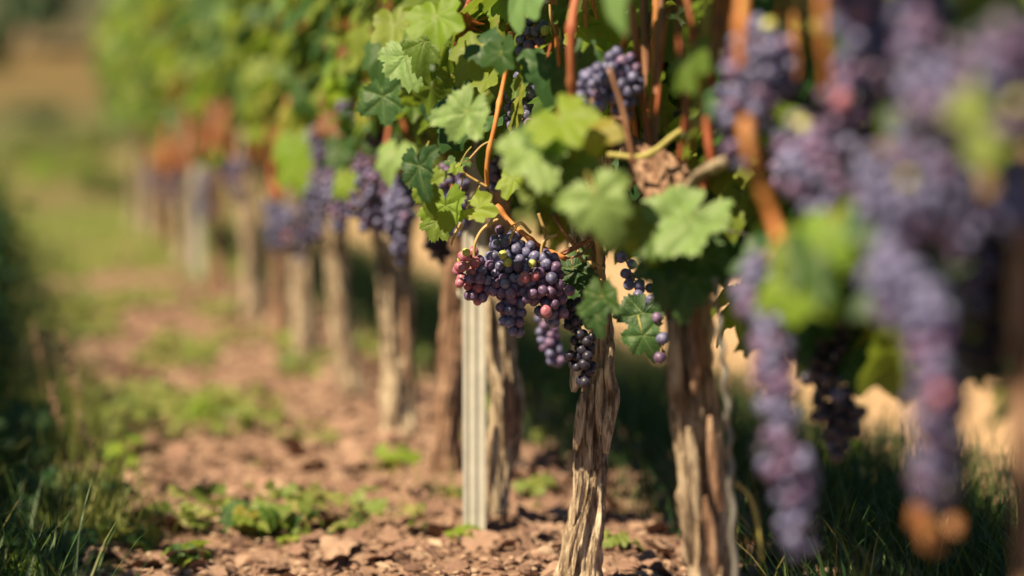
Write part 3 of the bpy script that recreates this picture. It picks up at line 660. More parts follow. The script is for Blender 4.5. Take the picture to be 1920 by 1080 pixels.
def bunch(label, pts, prof, pal, n, single=True, gap=.0121, stalk=None, seed=0, sparse=1.0, hang=True):
    """pts: spine [(px,py,Y)] top->bottom, prof: half width in px along it, pal: weights for blue,purple,red,green,dark"""
    r_ = random.Random(seed * 7 + 1)
    sp = spline([P(*q) for q in pts], 40); Ym = sum(q[2] for q in pts) / len(pts)
    pr = np.interp(np.linspace(0, 1, 40), np.linspace(0, 1, len(prof)), prof) / 4533 * Ym
    wl = np.linspace(0, 9, 40)
    pr = pr * ((.92 if seed < 5 else .8) + (.16 if seed < 5 else .45) * vnoise(wl * (.8 if len(pts) < 4 else 1.1) + seed * 3.7, seed * 1.3, 0))
    sp = sp + .3 * pr[:, None] * np.stack([vnoise(wl + seed, 3.3, 0) - .5, vnoise(wl, 7.7, seed) - .5, 0 * wl], -1)
    if pts[0][0] > 1400 and pts[0][2] < 2.3: pr = pr * 1.0
    pr = np.maximum(pr - .0062, .002)
    ex = EXTRA.get(seed, []); pos = [P(a, b, Ym - prof[1] / 4533 * Ym + .004) for a, b, c in ex]; tries = 0
    wts = pr + .004
    cum = np.cumsum(wts) / wts.sum()
    while len(pos) < n and tries < n * 120:
        tries += 1
        k = int(np.searchsorted(cum, r_.random())); k = min(k, 39)
        d = np.array([r_.gauss(0, 1), r_.gauss(0, 1), r_.gauss(0, .45)]); d /= np.linalg.norm(d)
        q = sp[k] + d * pr[k] * (r_.random() ** .28)
        if pos and np.min(np.linalg.norm(np.array(pos) - q, axis=1)) < gap * sparse: continue
        pos.append(q)
    top = sp[0] + np.array([0, 0, .006])
    root = empty("grape_bunch", [float(x) for x in top], label, "grape bunch", GB)
    sb = MB()
    tube(sb, sp[:36], np.linspace(.0016, .0006, 36), 6)
    for q in pos:
        k = int(np.argmin(np.linalg.norm(sp - q, axis=1))); k = max(0, k - 3); a = sp[min(k, 35)]
        L = np.linalg.norm(q - a)
        if L > .002: tube(sb, spline([a, (a + q) / 2 + np.array([0, 0, .15 * L]), q + (a - q) / L * .0058], 5), [.0007, .0005, .0005, .0006, .0009], 5, cap=False)
    if stalk: 
        tube(sb, spline([P(*q) for q in stalk], 24), np.linspace(.0024, .0019, 24), 8)
    sb.build("bunch_stem", M['stem'], root)
    tot = sum(pal)
    jb = MB()
    for ci, q in enumerate(pos):
        u = (.55 * float(np.clip(.5 + 1.5 * (vnoise(q[0] * 28 + seed, q[1] * 28, q[2] * 28) - .5), 0, .999)) + .45 * r_.random()) * tot; k = 0
        while u > pal[k] and k < len(pal) - 1: u -= pal[k]; k += 1
        if ci < len(ex): k = ex[ci][2]
        s = r_.uniform(.86, 1.1) * (.8 if k == 3 and r_.random() < .4 else 1)
        if single:
            ob = bpy.data.objects.new("berry", BERRY[k][r_.randrange(3)]); COL.objects.link(ob); ob.parent = root
            ob.location = [float(x) for x in (q - top)]; ob.rotation_euler = (r_.uniform(-.9, .9), r_.uniform(-.9, .9), r_.uniform(0, 6)); ob.scale = (s * r_.uniform(.95, 1.05), s * r_.uniform(.95, 1.05), s * r_.uniform(.94, 1.07))
        else:
            jb.add(q + SL[0] * .0073 * s, SL[1], r_.random(), None, k)
    if not single: jb.build("berries", BM, root)
    return root
BLUE = (8, 2, .3, .1, 0); MIX = (7, 3, 1.0, .4, 0); RED = (1.4, 3.2, 4, .35, .6); DARK_SHADE = (2, .2, 0, 0, 8); PUR = (6, 4.5, .1, .05, .6); VIO = (6.5, 2.6, .12, .12, 3)  # the near-black palette puts shade into the berry colour
B = [
 # focus group
 ("small reddish grape bunch at the left end of the sharp cluster", [(878, 478, 3.28), (885, 515, 3.28), (898, 548, 3.28)], [24, 36, 28], RED, 46, 1, [(935, 410, 3.27), (905, 430, 3.27), (890, 460, 3.27), (889, 492, 3.27)]),
 ("sharp blue grape bunch with a narrow tapering tip, middle of the focused cluster", [(950, 448, 3.30), (948, 500, 3.29), (955, 555, 3.28), (965, 618, 3.28)], [32, 46, 36, 22], MIX, 92, 1, [(995, 436, 3.29), (975, 418, 3.28), (960, 440, 3.28), (955, 458, 3.28)]),
 ("broad sharp grape bunch with yellow green berries, right half of the focused cluster", [(1000, 480, 3.29), (1012, 520, 3.27), (1030, 560, 3.27), (1038, 600, 3.28)], [36, 56, 46, 22], MIX, 84, 1, [(1045, 440, 3.28), (1020, 452, 3.28), (1014, 480, 3.28)]),
 ("nearly black shaded grape bunch hanging in front of the peeling trunk", [(1082, 585, 3.30), (1088, 630, 3.29), (1093, 670, 3.29), (1096, 715, 3.29)], [34, 30, 32, 20], DARK_SHADE, 66, 1, None),
 ("soft lilac grape bunch hanging behind the focused cluster", [(1020, 600, 3.75), (1032, 640, 3.75), (1045, 682, 3.75)], [24, 26, 16], PUR, 34, 1, None),
 ("loose grape bunch among leaves right of the focused cluster, with bare stem showing", [(1170, 480, 3.25), (1190, 525, 3.22), (1215, 570, 3.2)], [18, 26, 24], BLUE, 26, 1, None, 1.25),
 ("few pale grapes under the lobed leaf beside the thick trunk", [(1232, 590, 3.1), (1238, 640, 3.1), (1240, 680, 3.1)], [14, 14, 14], BLUE, 13, 1, None, 1.2),
 ("loose grape bunch near the top middle with one yellowish berry", [(1005, 55, 3.34), (998, 85, 3.34), (990, 115, 3.34)], [26, 34, 20], MIX, 30, 1, [(1036, 20, 3.33), (1030, 50, 3.33), (1012, 70, 3.33)], 1.2),
 ("hanging grape bunch under the top middle one, partly behind dark leaves", [(985, 160, 3.38), (975, 195, 3.36), (985, 240, 3.34), (1000, 275, 3.34)], [30, 38, 34, 20], BLUE, 54, 1, None, 1.08),
 ("small grape bunch just right of the top middle one beside the red cane", [(1066, 75, 3.4), (1070, 105, 3.4), (1060, 130, 3.4)], [20, 24, 14], PUR, 20, 1, None, 1.1),
 ("purple grape bunch behind the slanting orange cane", [(925, 215, 3.62), (935, 260, 3.62), (940, 310, 3.62), (930, 350, 3.62)], [28, 36, 32, 18], PUR, 64, 1, None),
 ("purple grape bunch left of the slanting cane behind the thin tendrils", [(845, 320, 3.8), (850, 365, 3.8), (862, 410, 3.8), (848, 440, 3.8)], [28, 38, 30, 14], PUR, 58, 1, None),
 ("blue and rosy grape bunch hanging just right of the red upright cane", [(1120, 145, 2.92), (1110, 175, 2.9), (1105, 210, 2.9)], [38, 32, 18], BLUE, 36, 1, None, 1.05),
 ("pinkish grape bunch under the slanting upper cane, left of the dark gap", [(1170, 130, 2.95), (1165, 170, 2.92), (1170, 215, 2.92)], [42, 40, 18], MIX, 44, 1, None, 1.05),
 ("small dark grape group in deep shade above the thick trunk", [(1278, 215, 3.1), (1272, 240, 3.1)], [18, 16], DARK_SHADE, 12, 1, None),
 ("few berries on bare stems above the pale front leaf", [(1215, 250, 3.2), (1238, 290, 3.2), (1250, 310, 3.2)], [16, 18, 14], MIX, 12, 1, None, 1.3),
 # right, out of focus
 ("blurred grape bunch hanging over the twin orange canes", [(1440, 90, 2.3), (1430, 130, 2.28), (1425, 190, 2.26)], [62, 74, 34], VIO, 76, 1, None),
 ("blurred mauve grape bunch at left of the long slanting orange cane", [(1370, 180, 2.36), (1395, 235, 2.36), (1385, 300, 2.36)], [36, 52, 28], VIO, 58, 1, None),
 ("blurred grape bunch just right of the slanting orange cane top", [(1500, 250, 2.16), (1530, 310, 2.12), (1550, 390, 2.1)], [46, 74, 40], VIO, 84, 1, None),
 ("short blurred grape bunch that tops the long slim one, below the slanting cane", [(1418, 500, 2.24), (1415, 555, 2.22), (1440, 620, 2.2)], [38, 46, 28], VIO, 48, 1, [(1462, 452, 2.3), (1440, 475, 2.28), (1425, 500, 2.25)]),
 ("long slim blurred grape bunch reaching down towards the grass right of the thick trunk", [(1448, 610, 2.2), (1455, 720, 2.18), (1465, 830, 2.16), (1490, 930, 2.16), (1498, 1020, 2.16)], [36, 54, 50, 44, 32], VIO, 98, 1, None),
 ("black shaded blurred grape bunch beside the long slim one", [(1555, 590, 2.66), (1555, 690, 2.66), (1575, 780, 2.66), (1572, 860, 2.66)], [40, 58, 46, 20], DARK_SHADE, 96, 1, None),
 ("blurred pinkish grape bunch heading the very long one near the right", [(1660, 470, 1.86), (1690, 540, 1.84), (1720, 620, 1.84)], [48, 74, 50], VIO, 72, 1, None),
 ("very long blurred purple grape bunch ending above the orange leaf", [(1740, 580, 1.82), (1745, 700, 1.8), (1745, 820, 1.8), (1752, 950, 1.8)], [62, 52, 44, 36], VIO, 98, 1, None),
 ("dark shaded grape bunch directly behind the very long purple one", [(1790, 620, 1.98), (1785, 740, 1.98), (1780, 860, 1.98), (1790, 930, 1.98)], [44, 42, 34, 20], DARK_SHADE, 80, 1, None),
 ("blurred violet grape bunch at the top right, left of the upper orange cane", [(1610, -20, 2.0), (1640, 50, 1.98), (1665, 140, 1.97)], [70, 76, 44], VIO, 92, 1, None),
 ("blurred violet grape bunch filling the upper right corner region", [(1830, 110, 1.75), (1860, 190, 1.74), (1850, 270, 1.74)], [58, 84, 48], VIO, 86, 1, None),
 ("large blurred mauve grape bunch below the upper right orange cane", [(1745, 170, 1.78), (1755, 260, 1.76), (1745, 370, 1.76), (1735, 450, 1.78)], [56, 84, 70, 34], VIO, 98, 1, None),
 ("blurred rosy grape bunch in the middle of the right side below the mauve one", [(1640, 300, 1.95), (1655, 380, 1.92), (1680, 460, 1.92)], [38, 54, 34], VIO, 60, 1, None),
 ("blurred grape bunch touching the right edge of the photo at mid height", [(1905, 300, 1.7), (1900, 380, 1.7), (1905, 440, 1.7)], [40, 50, 28], VIO, 50, 1, None),
 ("black shaded grape bunch in front of the nearest trunk", [(1850, 380, 2.02), (1840, 480, 2.02), (1850, 600, 2.02), (1865, 720, 2.02)], [60, 64, 48, 24], DARK_SHADE, 98, 1, None),
 ("very dark grape bunch high on the right between leaves", [(1830, 20, 1.95), (1840, 70, 1.95)], [60, 44], DARK_SHADE, 50, 1, None),
 ("blurred violet grape bunch between the two upper right canes", [(1585, 120, 2.12), (1600, 190, 2.1), (1595, 260, 2.1)], [44, 56, 30], PUR, 60, 1, None),
 ("blurred violet grape bunch high in the right corner above the mauve mass", [(1720, -10, 1.85), (1730, 70, 1.84), (1715, 140, 1.84)], [50, 64, 34], VIO, 64, 1, None),
 ("blurred dusky grape bunch at the right edge of the photo near the top", [(1905, 60, 1.66), (1910, 150, 1.66), (1900, 230, 1.66)], [60, 74, 40], VIO, 70, 1, None),
 ("blurred dusky grape bunch left of the corner one, in half shade", [(1790, 300, 1.9), (1800, 390, 1.9), (1795, 470, 1.9)], [44, 60, 34], VIO, 66, 1, None),
 ("blurred grape bunch deep behind the slanting cane, in half shade", [(1460, 200, 2.5), (1470, 260, 2.5), (1480, 330, 2.5)], [44, 50, 30], VIO, 60, 1, None),
 # left, out of focus
 ("big blurred blue grape bunch above the broad pale trunk", [(690, 300, 4.45), (690, 350, 4.4), (695, 400, 4.4), (715, 430, 4.4)], [34, 44, 38, 16], PUR, 95, 1, None),
 ("long blurred grape bunch hanging down in front of the broad pale trunk", [(752, 350, 4.3), (745, 410, 4.28), (748, 460, 4.28), (752, 495, 4.28)], [30, 30, 20, 12], BLUE, 80, 1, None),
 ("small blurred dark grape bunch left of the metal post top", [(810, 430, 4.2), (822, 465, 4.2), (830, 485, 4.2)], [20, 24, 12], DARK_SHADE, 30, 1, None),
 ("blurred purple grape bunch at the red canes left of centre", [(700, 230, 4.5), (710, 270, 4.5)], [34, 26], PUR, 46, 1, None),
 ("blurred grape bunch above the leaning trunk", [(628, 330, 4.95), (635, 380, 4.9), (640, 430, 4.9)], [24, 32, 16], PUR, 70, 1, None),
 ("blurred dark grape bunch directly left of the leaning trunk's top", [(600, 330, 5.2), (600, 380, 5.2), (598, 440, 5.2)], [26, 28, 14], BLUE, 66, 0, None),
 ("dark blue blurred grape bunch over the straight blurred trunk", [(560, 400, 5.6), (555, 440, 5.6), (560, 480, 5.6)], [34, 34, 18], BLUE, 90, 0, None),
 ("dark blue blurred grape bunch left of the one over the straight trunk", [(520, 390, 6.0), (518, 430, 6.0), (520, 470, 6.0)], [24, 28, 14], BLUE, 80, 0, None),
 ("blurred purple grape bunch among the red canes far along the row", [(445, 300, 6.9), (440, 340, 6.9), (450, 380, 6.9)], [20, 22, 12], PUR, 60, 0, None),
 ("blurred dark grape bunch beside the far metal post", [(385, 330, 7.8), (382, 370, 7.8), (380, 410, 7.8)], [20, 24, 14], BLUE, 80, 0, None),
 ("far blurred grape bunch left of the far metal post", [(330, 310, 8.9), (328, 350, 8.9), (325, 380, 8.9)], [18, 20, 12], PUR, 70, 0, None),
 ("farthest blurred grape bunch near the row's distant end", [(290, 310, 10.2), (288, 345, 10.2), (285, 365, 10.2)], [16, 18, 12], PUR, 70, 0, None),
 ("blurred rosy grape bunch between the red canes left of centre", [(590, 250, 5.3), (600, 290, 5.3), (610, 320, 5.3)], [20, 26, 14], PUR, 60, 0, None),
 ("small blurred violet grape bunch behind lime leaves left of centre", [(655, 200, 4.8), (660, 240, 4.8)], [22, 20], PUR, 40, 0, None),
]
for i, b in enumerate(B):
    label, pts, prof, pal, n_, single, stalk = b[:7]; spz = b[7] if len(b) > 7 else 1.0
    bunch(label, pts, prof, pal, n_, bool(single), seed=i, stalk=stalk, sparse=spz * (1.03 if pts[0][2] < 2.45 else 1.0), gap=.0121 if single else .0125)

# ------------------------------------------------------------------ posts, wires, rod
def post(px, Y, label, group):
    p0 = P(px, 800, Y); g, o_, t_ = gh_world(p0); root = empty("vineyard_post", (float(p0[0]), float(p0[1]), g), label, "post", group)
    # folded steel channel section, opening away from the camera
    W, D, th = .0185, .03, .0022
    prof = [(-W, D), (-W, 0), (-W * .62, 0), (-W * .5, .003), (-W * .3, .003), (-W * .18, 0), (W * .18, 0), (W * .3, .003), (W * .5, .003), (W * .62, 0), (W, 0), (W, D)]
    inner = [(x * .9, y + th if 0 < i < len(prof) - 1 else y) for i, (x, y) in enumerate(prof)]
    loop = prof + inner[::-1]; H_ = 1.75; mb = MB(); n_ = len(loop); V = []
    for z in (-.25, H_):
        for x, y in loop: V.append(p0 * np.array([1, 1, 0]) + np.array([x, y, g + z]))
    F = [(i, (i + 1) % n_, n_ + (i + 1) % n_, n_ + i) for i in range(n_)]
    k = len(prof)
    for i in range(k - 1): F.append((n_ + i, n_ + i + 1, n_ + n_ - 2 - i, n_ + n_ - 1 - i))
    mb.add(V, F); mb.build("channel", M['zinc'], root, smooth=False)
    for j in range(9):
        zc = .4 + j * .14
        for s_ in (-1, 1):
            c = p0 * np.array([1, 1, 0]) + np.array([s_ * (W + .003), .014, g + zc]); hb = MB()
            tube(hb, [c + np.array([-s_ * .003, 0, -.006]), c + np.array([s_ * .003, 0, -.002]), c + np.array([s_ * .004, 0, .008])], .0018, 6); hb.build("wire_hook", M['zinc'], root)
    return root
post(889, 3.9, "grey galvanised steel post standing between two vine trunks near the centre", "steel trellis posts")
post(372, 9.9, "far blurred pale steel post among the distant vine trunks", "steel trellis posts")
for z, lab in ((.56, "lowest trellis wire running along the fruit zone"), (.86, "middle trellis wire running through the leaves"), (1.25, "top trellis wire above the fruit zone")):
    mb = MB(); tube(mb, [rowp(t, .03, z + .012 * math.cos(t * 1.5)) for t in np.linspace(1.2, 15, 90)], .0013, 6)
    tag(mb.build("trellis_wire", M['wire']), lab, "wire", "trellis wires")
mb = MB(); pts = spline([P(1340, 520, 2.72), P(1350, 620, 2.72), P(1358, 700, 2.72), P(1366, 800, 2.72), P(1370, 900, 2.72), P(1376, 1060, 2.72), P(1378, 1330, 2.72)], 260)
off = np.array([[.0017 * math.sin(k * .24), .0017 * math.cos(k * .24), 0] for k in range(260)])
pts[-1][2] = -.01
tube(mb, pts + off, .0036, 10)
tag(mb.build("wavy_rod", M['wire']), "wavy twisted metal rod standing just right of the thick trunk", "rod")

# ------------------------------------------------------------------ neighbouring rows (built as whole vines, then copied)
def plain_vine(seed, label, group):
    r_ = random.Random(seed); root = empty("grape_vine", (0, 0, 0), label, "grape vine", group)
    def RP(u, o, z): return RD * u + RN * o + np.array([0, 0, z])
    mb = MB(); trunk_mesh(mb, [RP(0, 0, -.03), RP(.02, .01, .2), RP(-.01, 0, .45)], [.04, .032, .036], seed, 24, 40); mb.build("trunk", M['bark'], root)
    for s_ in (-1, 1):
        mb = MB(); trunk_mesh(mb, [RP(0, 0, .44), RP(s_ * .12, 0, .52), RP(s_ * .4, 0, .54)], [.026, .018, .012], seed + s_, 16, 24); mb.build("arm", M['bark'], root)
        for k in range(3):
            mb = MB(); u = s_ * (.1 + .1 * k); cane_pts(mb, [RP(u, 0, .53), RP(u + .03, .03, .9), RP(u - .02, -.02, 1.4)], .0045, k, 6, 14, .5); mb.build("cane", M['cane'], root)
    fb = MB()
    for i in range(420):
        z = r_.uniform(.5, 1.4); u = r_.uniform(-.48, .48); s_ = -1 if r_.random() < .5 else 1; o = s_ * r_.uniform(.03, .22)
        put_leaf(fb, r_.choice(LO), RP(u, o, z), r_.uniform(.042, .064), RN * s_ * r_.uniform(.3, 1) + np.array([r_.gauss(0, .4), r_.gauss(0, .4), r_.uniform(.1, .9)]), np.array([r_.gauss(0, .4), r_.gauss(0, .4), -1]) + RN * s_ * .5, r_.random(), 0 if r_.random() < .9 else 1)
    fb.build("foliage", LEAFMATS, root)
    return root
def copy_tree(o):
    c = o.copy(); COL.objects.link(c)
    for ch in list(o.children):
        d = ch.copy(); COL.objects.link(d); d.parent = c
    return c
LR = "shaded vine in the neighbouring row hidden behind the dark grass on the left"
RR = "blurred vine of the next row seen through gaps behind the grapes on the right"
pr = [plain_vine(70 + k, RR, "vines of the next row on the right") for k in range(2)]
first = [True, True]
for k in range(12):
    t = 3.6 + k * .95
    o = pr[k % 2] if first[k % 2] else copy_tree(pr[k % 2]); first[k % 2] = False
    o.location = Vector(gpos(2.75, t).tolist())
for k in range(13):
    o = copy_tree(pr[k % 2]); o.location = Vector(gpos(-1.62, 1.4 + k * .9).tolist())
    o["label"] = LR; o["group"] = "vines of the next row on the left"

# ------------------------------------------------------------------ grass, weeds, chips
def blade(mb, p, h, w_, lean, az, var, curl=1.0):
    d = np.array([math.cos(az), math.sin(az), 0]); s = np.array([-d[1], d[0], 0]); V = []
    for k in range(4):
        u = k / 4; c = p + d * lean * h * u ** (1.6) + np.array([0, 0, h * (u - .25 * lean * u * u * curl)])
        ww = w_ * (1 - u * .75); V += [c - s * ww, c + s * ww]
    V.append(p + d * lean * h + np.array([0, 0, h * (1 - .3 * lean * curl)]))
    mb.add(V, [(0, 1, 3, 2), (2, 3, 5, 4), (4, 5, 7, 6), (6, 7, 8)], var)
gb = MB()
for i in range(15000):      # left verge
    t = 3.0 + 15 * rnd.random() ** 1.7; e = rnd.random() ** .7; o = -.64 - .9 * e + .06 * math.sin(t * 3)
    if o > -.7 and rnd.random() < .4: continue
    blade(gb, gpos(o, t), rnd.uniform(.06, .2) * (1 + .6 * e), rnd.uniform(.0012, .0028), rnd.uniform(.2, 1.0), rnd.uniform(0, 6.28), rnd.random())
for i in range(15000):      # right verge under and behind the row
    t = 3.0 + 9 * rnd.random() ** 1.4; o = rnd.uniform(.25, .92)
    if o < .5 and rnd.random() < .6: continue
    blade(gb, gpos(o, t), rnd.uniform(.06, .2), rnd.uniform(.0012, .0028), rnd.uniform(.2, .9), rnd.uniform(0, 6.28), rnd.random())
for i in range(2500):
    t = 3.6 + 9 * rnd.random(); o = rnd.uniform(2.3, 3.2)
    blade(gb, gpos(o, t), rnd.uniform(.1, .3), .003, rnd.uniform(.2, .9), rnd.uniform(0, 6.28), rnd.random())
tag(gb.build("grass", M['grass']), "tufted green grass along both sides of the vine row", "grass", kind="stuff")
# low leafy ground cover, thicker in the distance
gc = MB()
for i in range(9000):
    t = 4 + 14 * rnd.random() ** 1.1; o = rnd.uniform(-.75, .35)
    p_ = float(vnoise(t * 2.2 + 7, o * 3.2 + 3, 1)); k = min(1, max(0, (t - 4.5) / 9))
    if p_ < .74 - .62 * k: continue
    q = gpos(o, t, rnd.uniform(.006, .05))
    put_leaf(gc, LO[i % 6], q, rnd.uniform(.012, .026), (rnd.gauss(0, .5), rnd.gauss(-.2, .5), 1), (rnd.gauss(0, 1), rnd.gauss(0, 1), .2), rnd.random())
for i in range(3500):
    t = 4 + 8 * rnd.random(); o = rnd.uniform(-.6, .3); p_ = float(vnoise(t * 2.2 + 7, o * 3.2 + 3, 1))
    if p_ < .6: continue
    blade(gc, gpos(o, t), rnd.uniform(.02, .07), .0015, rnd.uniform(.3, 1), rnd.uniform(0, 6.28), rnd.random())
for i in range(1500):
    t = 3.9 + 2.4 * rnd.random() ** 1.2; o = rnd.gauss(-.66, .045); 
    if float(vnoise(t * 3, 2, 8)) < .42: continue
    blade(gc, gpos(o, t), rnd.uniform(.05, .17), rnd.uniform(.001, .002), rnd.uniform(.2, .9), rnd.uniform(0, 6.28), rnd.random() * .5)
tag(gc.build("ground_cover", M['cover']), "patchy low yellow green weeds on the soil between the rows", "ground cover", kind="stuff")
# mulch: clods, chips, dry leaves
m, n, p, out = newmat("mulch"); v = varnode(n)
r = ramp(n, v, [(0, (.075, .042, .032)), (.4, (.22, .13, .1)), (.8, (.37, .25, .185)), (1, (.52, .4, .3))])
ns = noise(n, 90, 4); c = mixc(n, math_(n, 'MULTIPLY', ns.outputs[0], .5), r.outputs[0], (.2, .11, .08)); n.links.new(c, p.inputs["Base Color"]); p.inputs["Roughness"].default_value = .9
bump(n, p, ns.outputs[0], .6, .004); M['mulch'] = m
ck = MB(); ICO = sphere_arrays(8, 6)
for i in range(17000):
    t = 3.4 + 7 * rnd.random() ** 1.4; o = rnd.uniform(-.75, .55); q = gpos(o, t, .002)
    if rnd.random() < .8:
        s = rnd.uniform(.0018, .0075) * (1 if rnd.random() < .93 else 2.2); V = ICO[0] * np.array([s * rnd.uniform(.8, 1.6), s * rnd.uniform(.7, 1.2), s * rnd.uniform(.4, .8)])
        V = V * (1 + .5 * (vnoise(ICO[0][:, 0] * 1.4 + i, ICO[0][:, 1] * 1.4, ICO[0][:, 2] * 1.4) - .5))[:, None]
        a = rnd.uniform(0, 6.28); R = np.array([[math.cos(a), -math.sin(a), 0], [math.sin(a), math.cos(a), 0], [0, 0, 1]])
        ck.add(q + V @ R.T, ICO[1], rnd.random())
    else:
        s = rnd.uniform(.005, .017); wv = s * rnd.uniform(.25, .6); a = rnd.uniform(0, 6.28); d = np.array([math.cos(a), math.sin(a), rnd.gauss(0, .25)]); e = np.cross(d, [rnd.gauss(0, .3), rnd.gauss(0, .3), 1]); e /= np.linalg.norm(e)
        up = np.array([0, 0, .35 * s]); q = q + np.array([0, 0, .004])
        ck.add([q - d * s, q - d * s * .4 + e * wv + up, q + d * s * .5 + e * wv * .8 + up * .6, q + d * s, q + d * s * .4 - e * wv, q - d * s * .5 - e * wv * .9 + up * .3], [(0, 1, 2, 3), (0, 3, 4, 5)], rnd.random())
for i in range(750):
    t = 3.5 + 6 * rnd.random() ** 1.3; o = rnd.uniform(-.7, .5); q = gpos(o, t, rnd.uniform(.006, .016))
    put_leaf(ck, LO[i % 6], q, rnd.uniform(.012, .034), (rnd.gauss(0, .45), rnd.gauss(0, .45), 1), (rnd.gauss(0, 1), rnd.gauss(0, 1), 0), rnd.uniform(.2, 1))
tag(ck.build("mulch", m, smooth=False), "reddish brown clods, bark chips and dry leaves on the soil", "mulch", kind="stuff")

def weed(px, py, wpx, label, mat='cover', nl=14, up=.5, seed=0):
    r_ = random.Random(seed); Y = CAMZ * 4533 / (py - 232); c = P(px, py, Y); g, o_, t_ = gh_world(c); c[2] = g
    root = empty("weed", [float(x) for x in c], label, "weed", "low weeds growing in the soil"); R = wpx / 2 / 4533 * Y
    lb = MB(); sb = MB()
    for k in range(nl):
        a = r_.uniform(0, 6.28); rr = R * r_.uniform(.2, 1); q = c + np.array([math.cos(a) * rr, math.sin(a) * rr, R * up * r_.uniform(.25, 1.1)])
        tube(sb, spline([c, (c + q) / 2 + np.array([0, 0, R * .2]), q], 7), .0012, 5)
        put_leaf(lb, MID[k % 6], q, R * r_.uniform(.28, .5), (math.cos(a) * .5 + r_.gauss(0, .3), -.35 + r_.gauss(0, .3), .8), (math.cos(a), math.sin(a), .1), r_.random())
    lb.build("leaves", M[mat], root); sb.build("stems", M['cane_green'], root)
WE = [(470, 1015, 120, "dark broad leaved weed with a pale top leaf at the bottom left of the soil", 'leaf', 14, .9), (562, 1010, 80, "weed with two upright pale leaves right of the dark broad leaved one", 'leaf', 9, 1.2),
 (742, 905, 90, "bright yellow green weed tuft below the broad pale trunk", 'leaf_lime', 16, .8), (640, 1010, 70, "small green weed tuft left of the metal post's foot", 'cover', 12, .8), (875, 1030, 80, "lime leaf cluster at the foot of the metal post", 'leaf_lime', 8, .6),
 (360, 1075, 90, "weed at the bottom edge beside the left grass", 'leaf', 14, .8), (375, 800, 80, "blurred green weed clump standing far up the lane", 'leaf_lime', 16, 1.0), (1000, 945, 80, "green weed between the post and the peeling trunk", 'cover', 14, .8),
 (780, 980, 70, "small weed just left of the metal post's base", 'cover', 12, .6), (1590, 875, 110, "yellow green weed in the grass under the black bunch", 'leaf_lime', 16, 1.0), (230, 905, 90, "lit weed leaves at the edge of the left grass", 'leaf_lime', 10, 1.5),
 (540, 690, 60, "distant yellowish weed at the foot of the blurred straight trunk", 'leaf_lime', 10, 1.2), (1150, 1065, 90, "weed at the bottom edge right of the peeling trunk's foot", 'cover', 14, .7), (600, 840, 80, "low green weed in the middle of the soil strip", 'cover', 16, .4)]
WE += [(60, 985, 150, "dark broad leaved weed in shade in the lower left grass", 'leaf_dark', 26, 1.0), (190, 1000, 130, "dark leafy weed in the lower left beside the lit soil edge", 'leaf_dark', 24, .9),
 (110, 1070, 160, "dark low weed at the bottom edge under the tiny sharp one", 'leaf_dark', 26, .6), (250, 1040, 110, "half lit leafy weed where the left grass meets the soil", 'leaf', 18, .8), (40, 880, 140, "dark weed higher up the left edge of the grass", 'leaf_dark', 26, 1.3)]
for k, w_ in enumerate(WE): weed(w_[0], w_[1], w_[2], w_[3], w_[4], w_[5], w_[6], k)
# small lobed plant, sharp, bottom left corner
for k in range(26):
    px_ = rnd.uniform(180, 1150); py_ = rnd.uniform(640, 1060)
    if px_ < 560 - (py_ - 640) * .8: px_ += 300
    weed(px_, py_, rnd.uniform(30, 60), "tiny green seedling scattered on the reddish soil", rnd.choice(['cover', 'leaf_lime', 'leaf']), 7, rnd.uniform(.4, 1), 50 + k)
root = empty("weed", [float(x) for x in gpos(-.74, 3.62)], "tiny sharp weed with scalloped round leaf in the bottom left corner", "weed", "low weeds growing in the soil")
mb = MB()
for (a, b, s, ti) in ((58, 1045, 26, 10), (35, 1036, 22, -60), (36, 1058, 14, 70), (10, 1062, 16, 0), (74, 1060, 12, 40)):
    q = P(a, b, 3.55); put_leaf(mb, HI[1], q, s / 4533 * 3.55 * .62, (-.2, -.6, .7), (math.sin(math.radians(ti)), 0, -1), .4); tube(mb, [np.array(root.location), (np.array(root.location) + q) / 2 + np.array([0, 0, .01]), q], .0008, 5)
mb.build("leaves", M['leaf_lime'], root)
# dry seed stalks in the left grass
for k, (px, y0, y1, Y) in enumerate([(118, 620, 940, 4.6), (128, 665, 950, 4.8), (92, 720, 960, 4.5), (150, 780, 960, 4.4), (60, 600, 900, 5.2), (20, 880, 1040, 3.8), (126, 905, 1040, 3.9)]):
    a = P(px, y0, Y); b = P(px + 25, y1, Y); b[2] = gh_world(b)[0]; root = empty("grass_stalk", [float(x) for x in b], ["tallest dry seed stalk rising from the dark left grass", "dry seed stalk with drooping husks right beside the tallest one", "shorter dry seed stalk left of the tallest one", "bent dry seed stalk at the right edge of the left grass", "faint far seed stalk near the left edge", "dark thin stalk at the left edge near the bottom", "curved dark blade stalk in front of the left grass"][k], "grass stalk", "dry seed stalks in the left grass")
    mb = MB(); sp = spline([b, (a + b) / 2 + np.array([.012, 0, 0]), a], 24); tube(mb, sp, np.linspace(.0014, .0007, 24), 6); mb.build("stalk", M['stem' if k < 5 else 'leaf_dark'], root)
    if k < 5:
        hb = MB()
        for j in range(16):
            q = sp[23 - j // 2 - 1] + np.array([rnd.uniform(-.006, .008), rnd.uniform(-.006, .006), rnd.uniform(-.01, .01)]); hb.add(q + ICO[0] * np.array([.003, .0025, .0055]), ICO[1], rnd.random())
        hb.build("seed_head", M['mulch'], root)
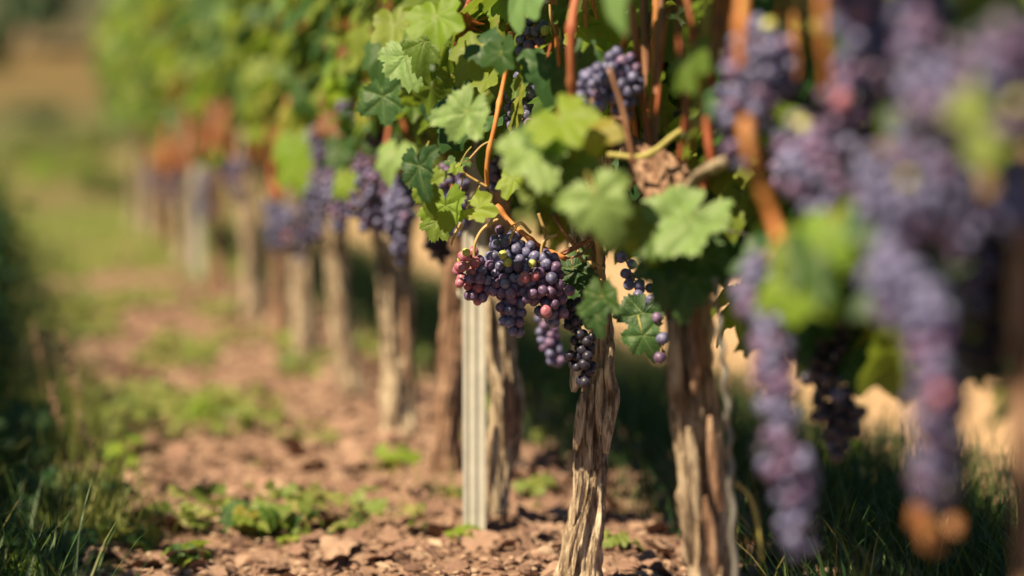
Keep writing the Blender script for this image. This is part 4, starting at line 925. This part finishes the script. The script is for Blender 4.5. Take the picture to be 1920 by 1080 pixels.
# tall nettles on the shaded left side
for k in range(16):
    t = 4.3 + k * .8; g = gpos(-.93 + .05 * math.sin(k * 4), t)
    root = empty("tall_weed", [float(x) for x in g], "dark tall leafy weed standing in shade along the left edge", "weed", "tall shaded weeds along the left edge")
    lb = MB(); sb = MB()
    for j in range(10):
        b = g + np.array([rnd.gauss(0, .05), rnd.gauss(0, .12), 0]); h = rnd.uniform(.25, .5); top = b + np.array([rnd.gauss(0, .04), rnd.gauss(0, .04), h]); tube(sb, [b, (b + top) / 2, top], .0022, 5)
        for q in range(12):
            u = .25 + .75 * q / 12; a = rnd.uniform(0, 6.28); put_leaf(lb, LO[q % 6], b + (top - b) * u + np.array([math.cos(a), math.sin(a), 0]) * .03, rnd.uniform(.022, .036), (math.cos(a) * .4, math.sin(a) * .4, 1), (math.cos(a), math.sin(a), -.5), rnd.random())
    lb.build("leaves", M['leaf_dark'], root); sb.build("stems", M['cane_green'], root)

# ------------------------------------------------------------------ far shrubs and trees
def tree(px, py_top, py_base, wpx, Y, label, mat, name="tree", cat="tree", nl=900, grp="far trees and shrubs"):
    top = P(px, py_top, Y); bs = P(px, py_base, Y); Rw = wpx / 2 / 4533 * Y; Hh = top[2] - bs[2]
    root = empty(name, [float(x) for x in bs], label, cat, grp); mb = MB(); tube(mb, spline([bs - np.array([0, 0, .4]), bs + np.array([.05 * Hh, 0, .35 * Hh]), bs + np.array([0, 0, .8 * Hh])], 12), np.linspace(.05, .015, 12) * Hh, 8); mb.build("trunk", M['bark'], root)
    r_ = random.Random(int(px * 7 + Y)); cb = MB(); cl = [(r_.uniform(-.7, .7), r_.uniform(-.7, .7), r_.uniform(.2, .85), r_.uniform(.22, .42)) for _ in range(16)]
    for i in range(nl):
        c = cl[r_.randrange(16)]; d = np.array([r_.gauss(0, 1), r_.gauss(0, 1), r_.gauss(0, 1)]); d /= np.linalg.norm(d); q = bs + np.array([c[0] * Rw, c[1] * Rw, c[2] * Hh]) + d * c[3] * np.array([Rw, Rw, Hh * .6]) * r_.random() ** .4
        put_leaf(cb, LO[i % 6], q, Hh * r_.uniform(.035, .07), d + np.array([0, 0, .6]), (r_.gauss(0, 1), r_.gauss(0, 1), -.6), r_.random())
    cb.build("crown", M[mat], root)
tree(45, -120, 75, 170, 95, "dark far tree at the top left corner", 'leaf_dark')
tree(-40, 30, 170, 140, 90, "dark far tree at the left edge below the corner one", 'leaf_dark')
tree(70, 188, 262, 110, 70, "dark blurred shrub under the tan field on the left", 'leaf_dark', "shrub", "shrub", 500)
tree(165, 215, 300, 120, 55, "sunlit yellow green shrub under the tan field", 'cover', "shrub", "shrub", 600)
tree(60, 240, 330, 130, 45, "sunlit yellow green shrub at the far left lane end", 'cover', "shrub", "shrub", 600)
tree(120, 290, 380, 170, 30, "low bright green shrub at the end of the lane", 'leaf_lime', "shrub", "shrub", 600)
tree(200, 300, 400, 120, 22, "low green shrub just beyond the last vine", 'leaf', "shrub", "shrub", 500)
for k in range(8):
    tree(700 + k * 170, -260, 190, 380, 85 + 4 * (k % 3), "far tree behind the vine row, %s from the left" % ["first", "second", "third", "fourth", "fifth", "sixth", "seventh", "eighth"][k], 'leaf_dark' if k % 2 else 'leaf', nl=500)
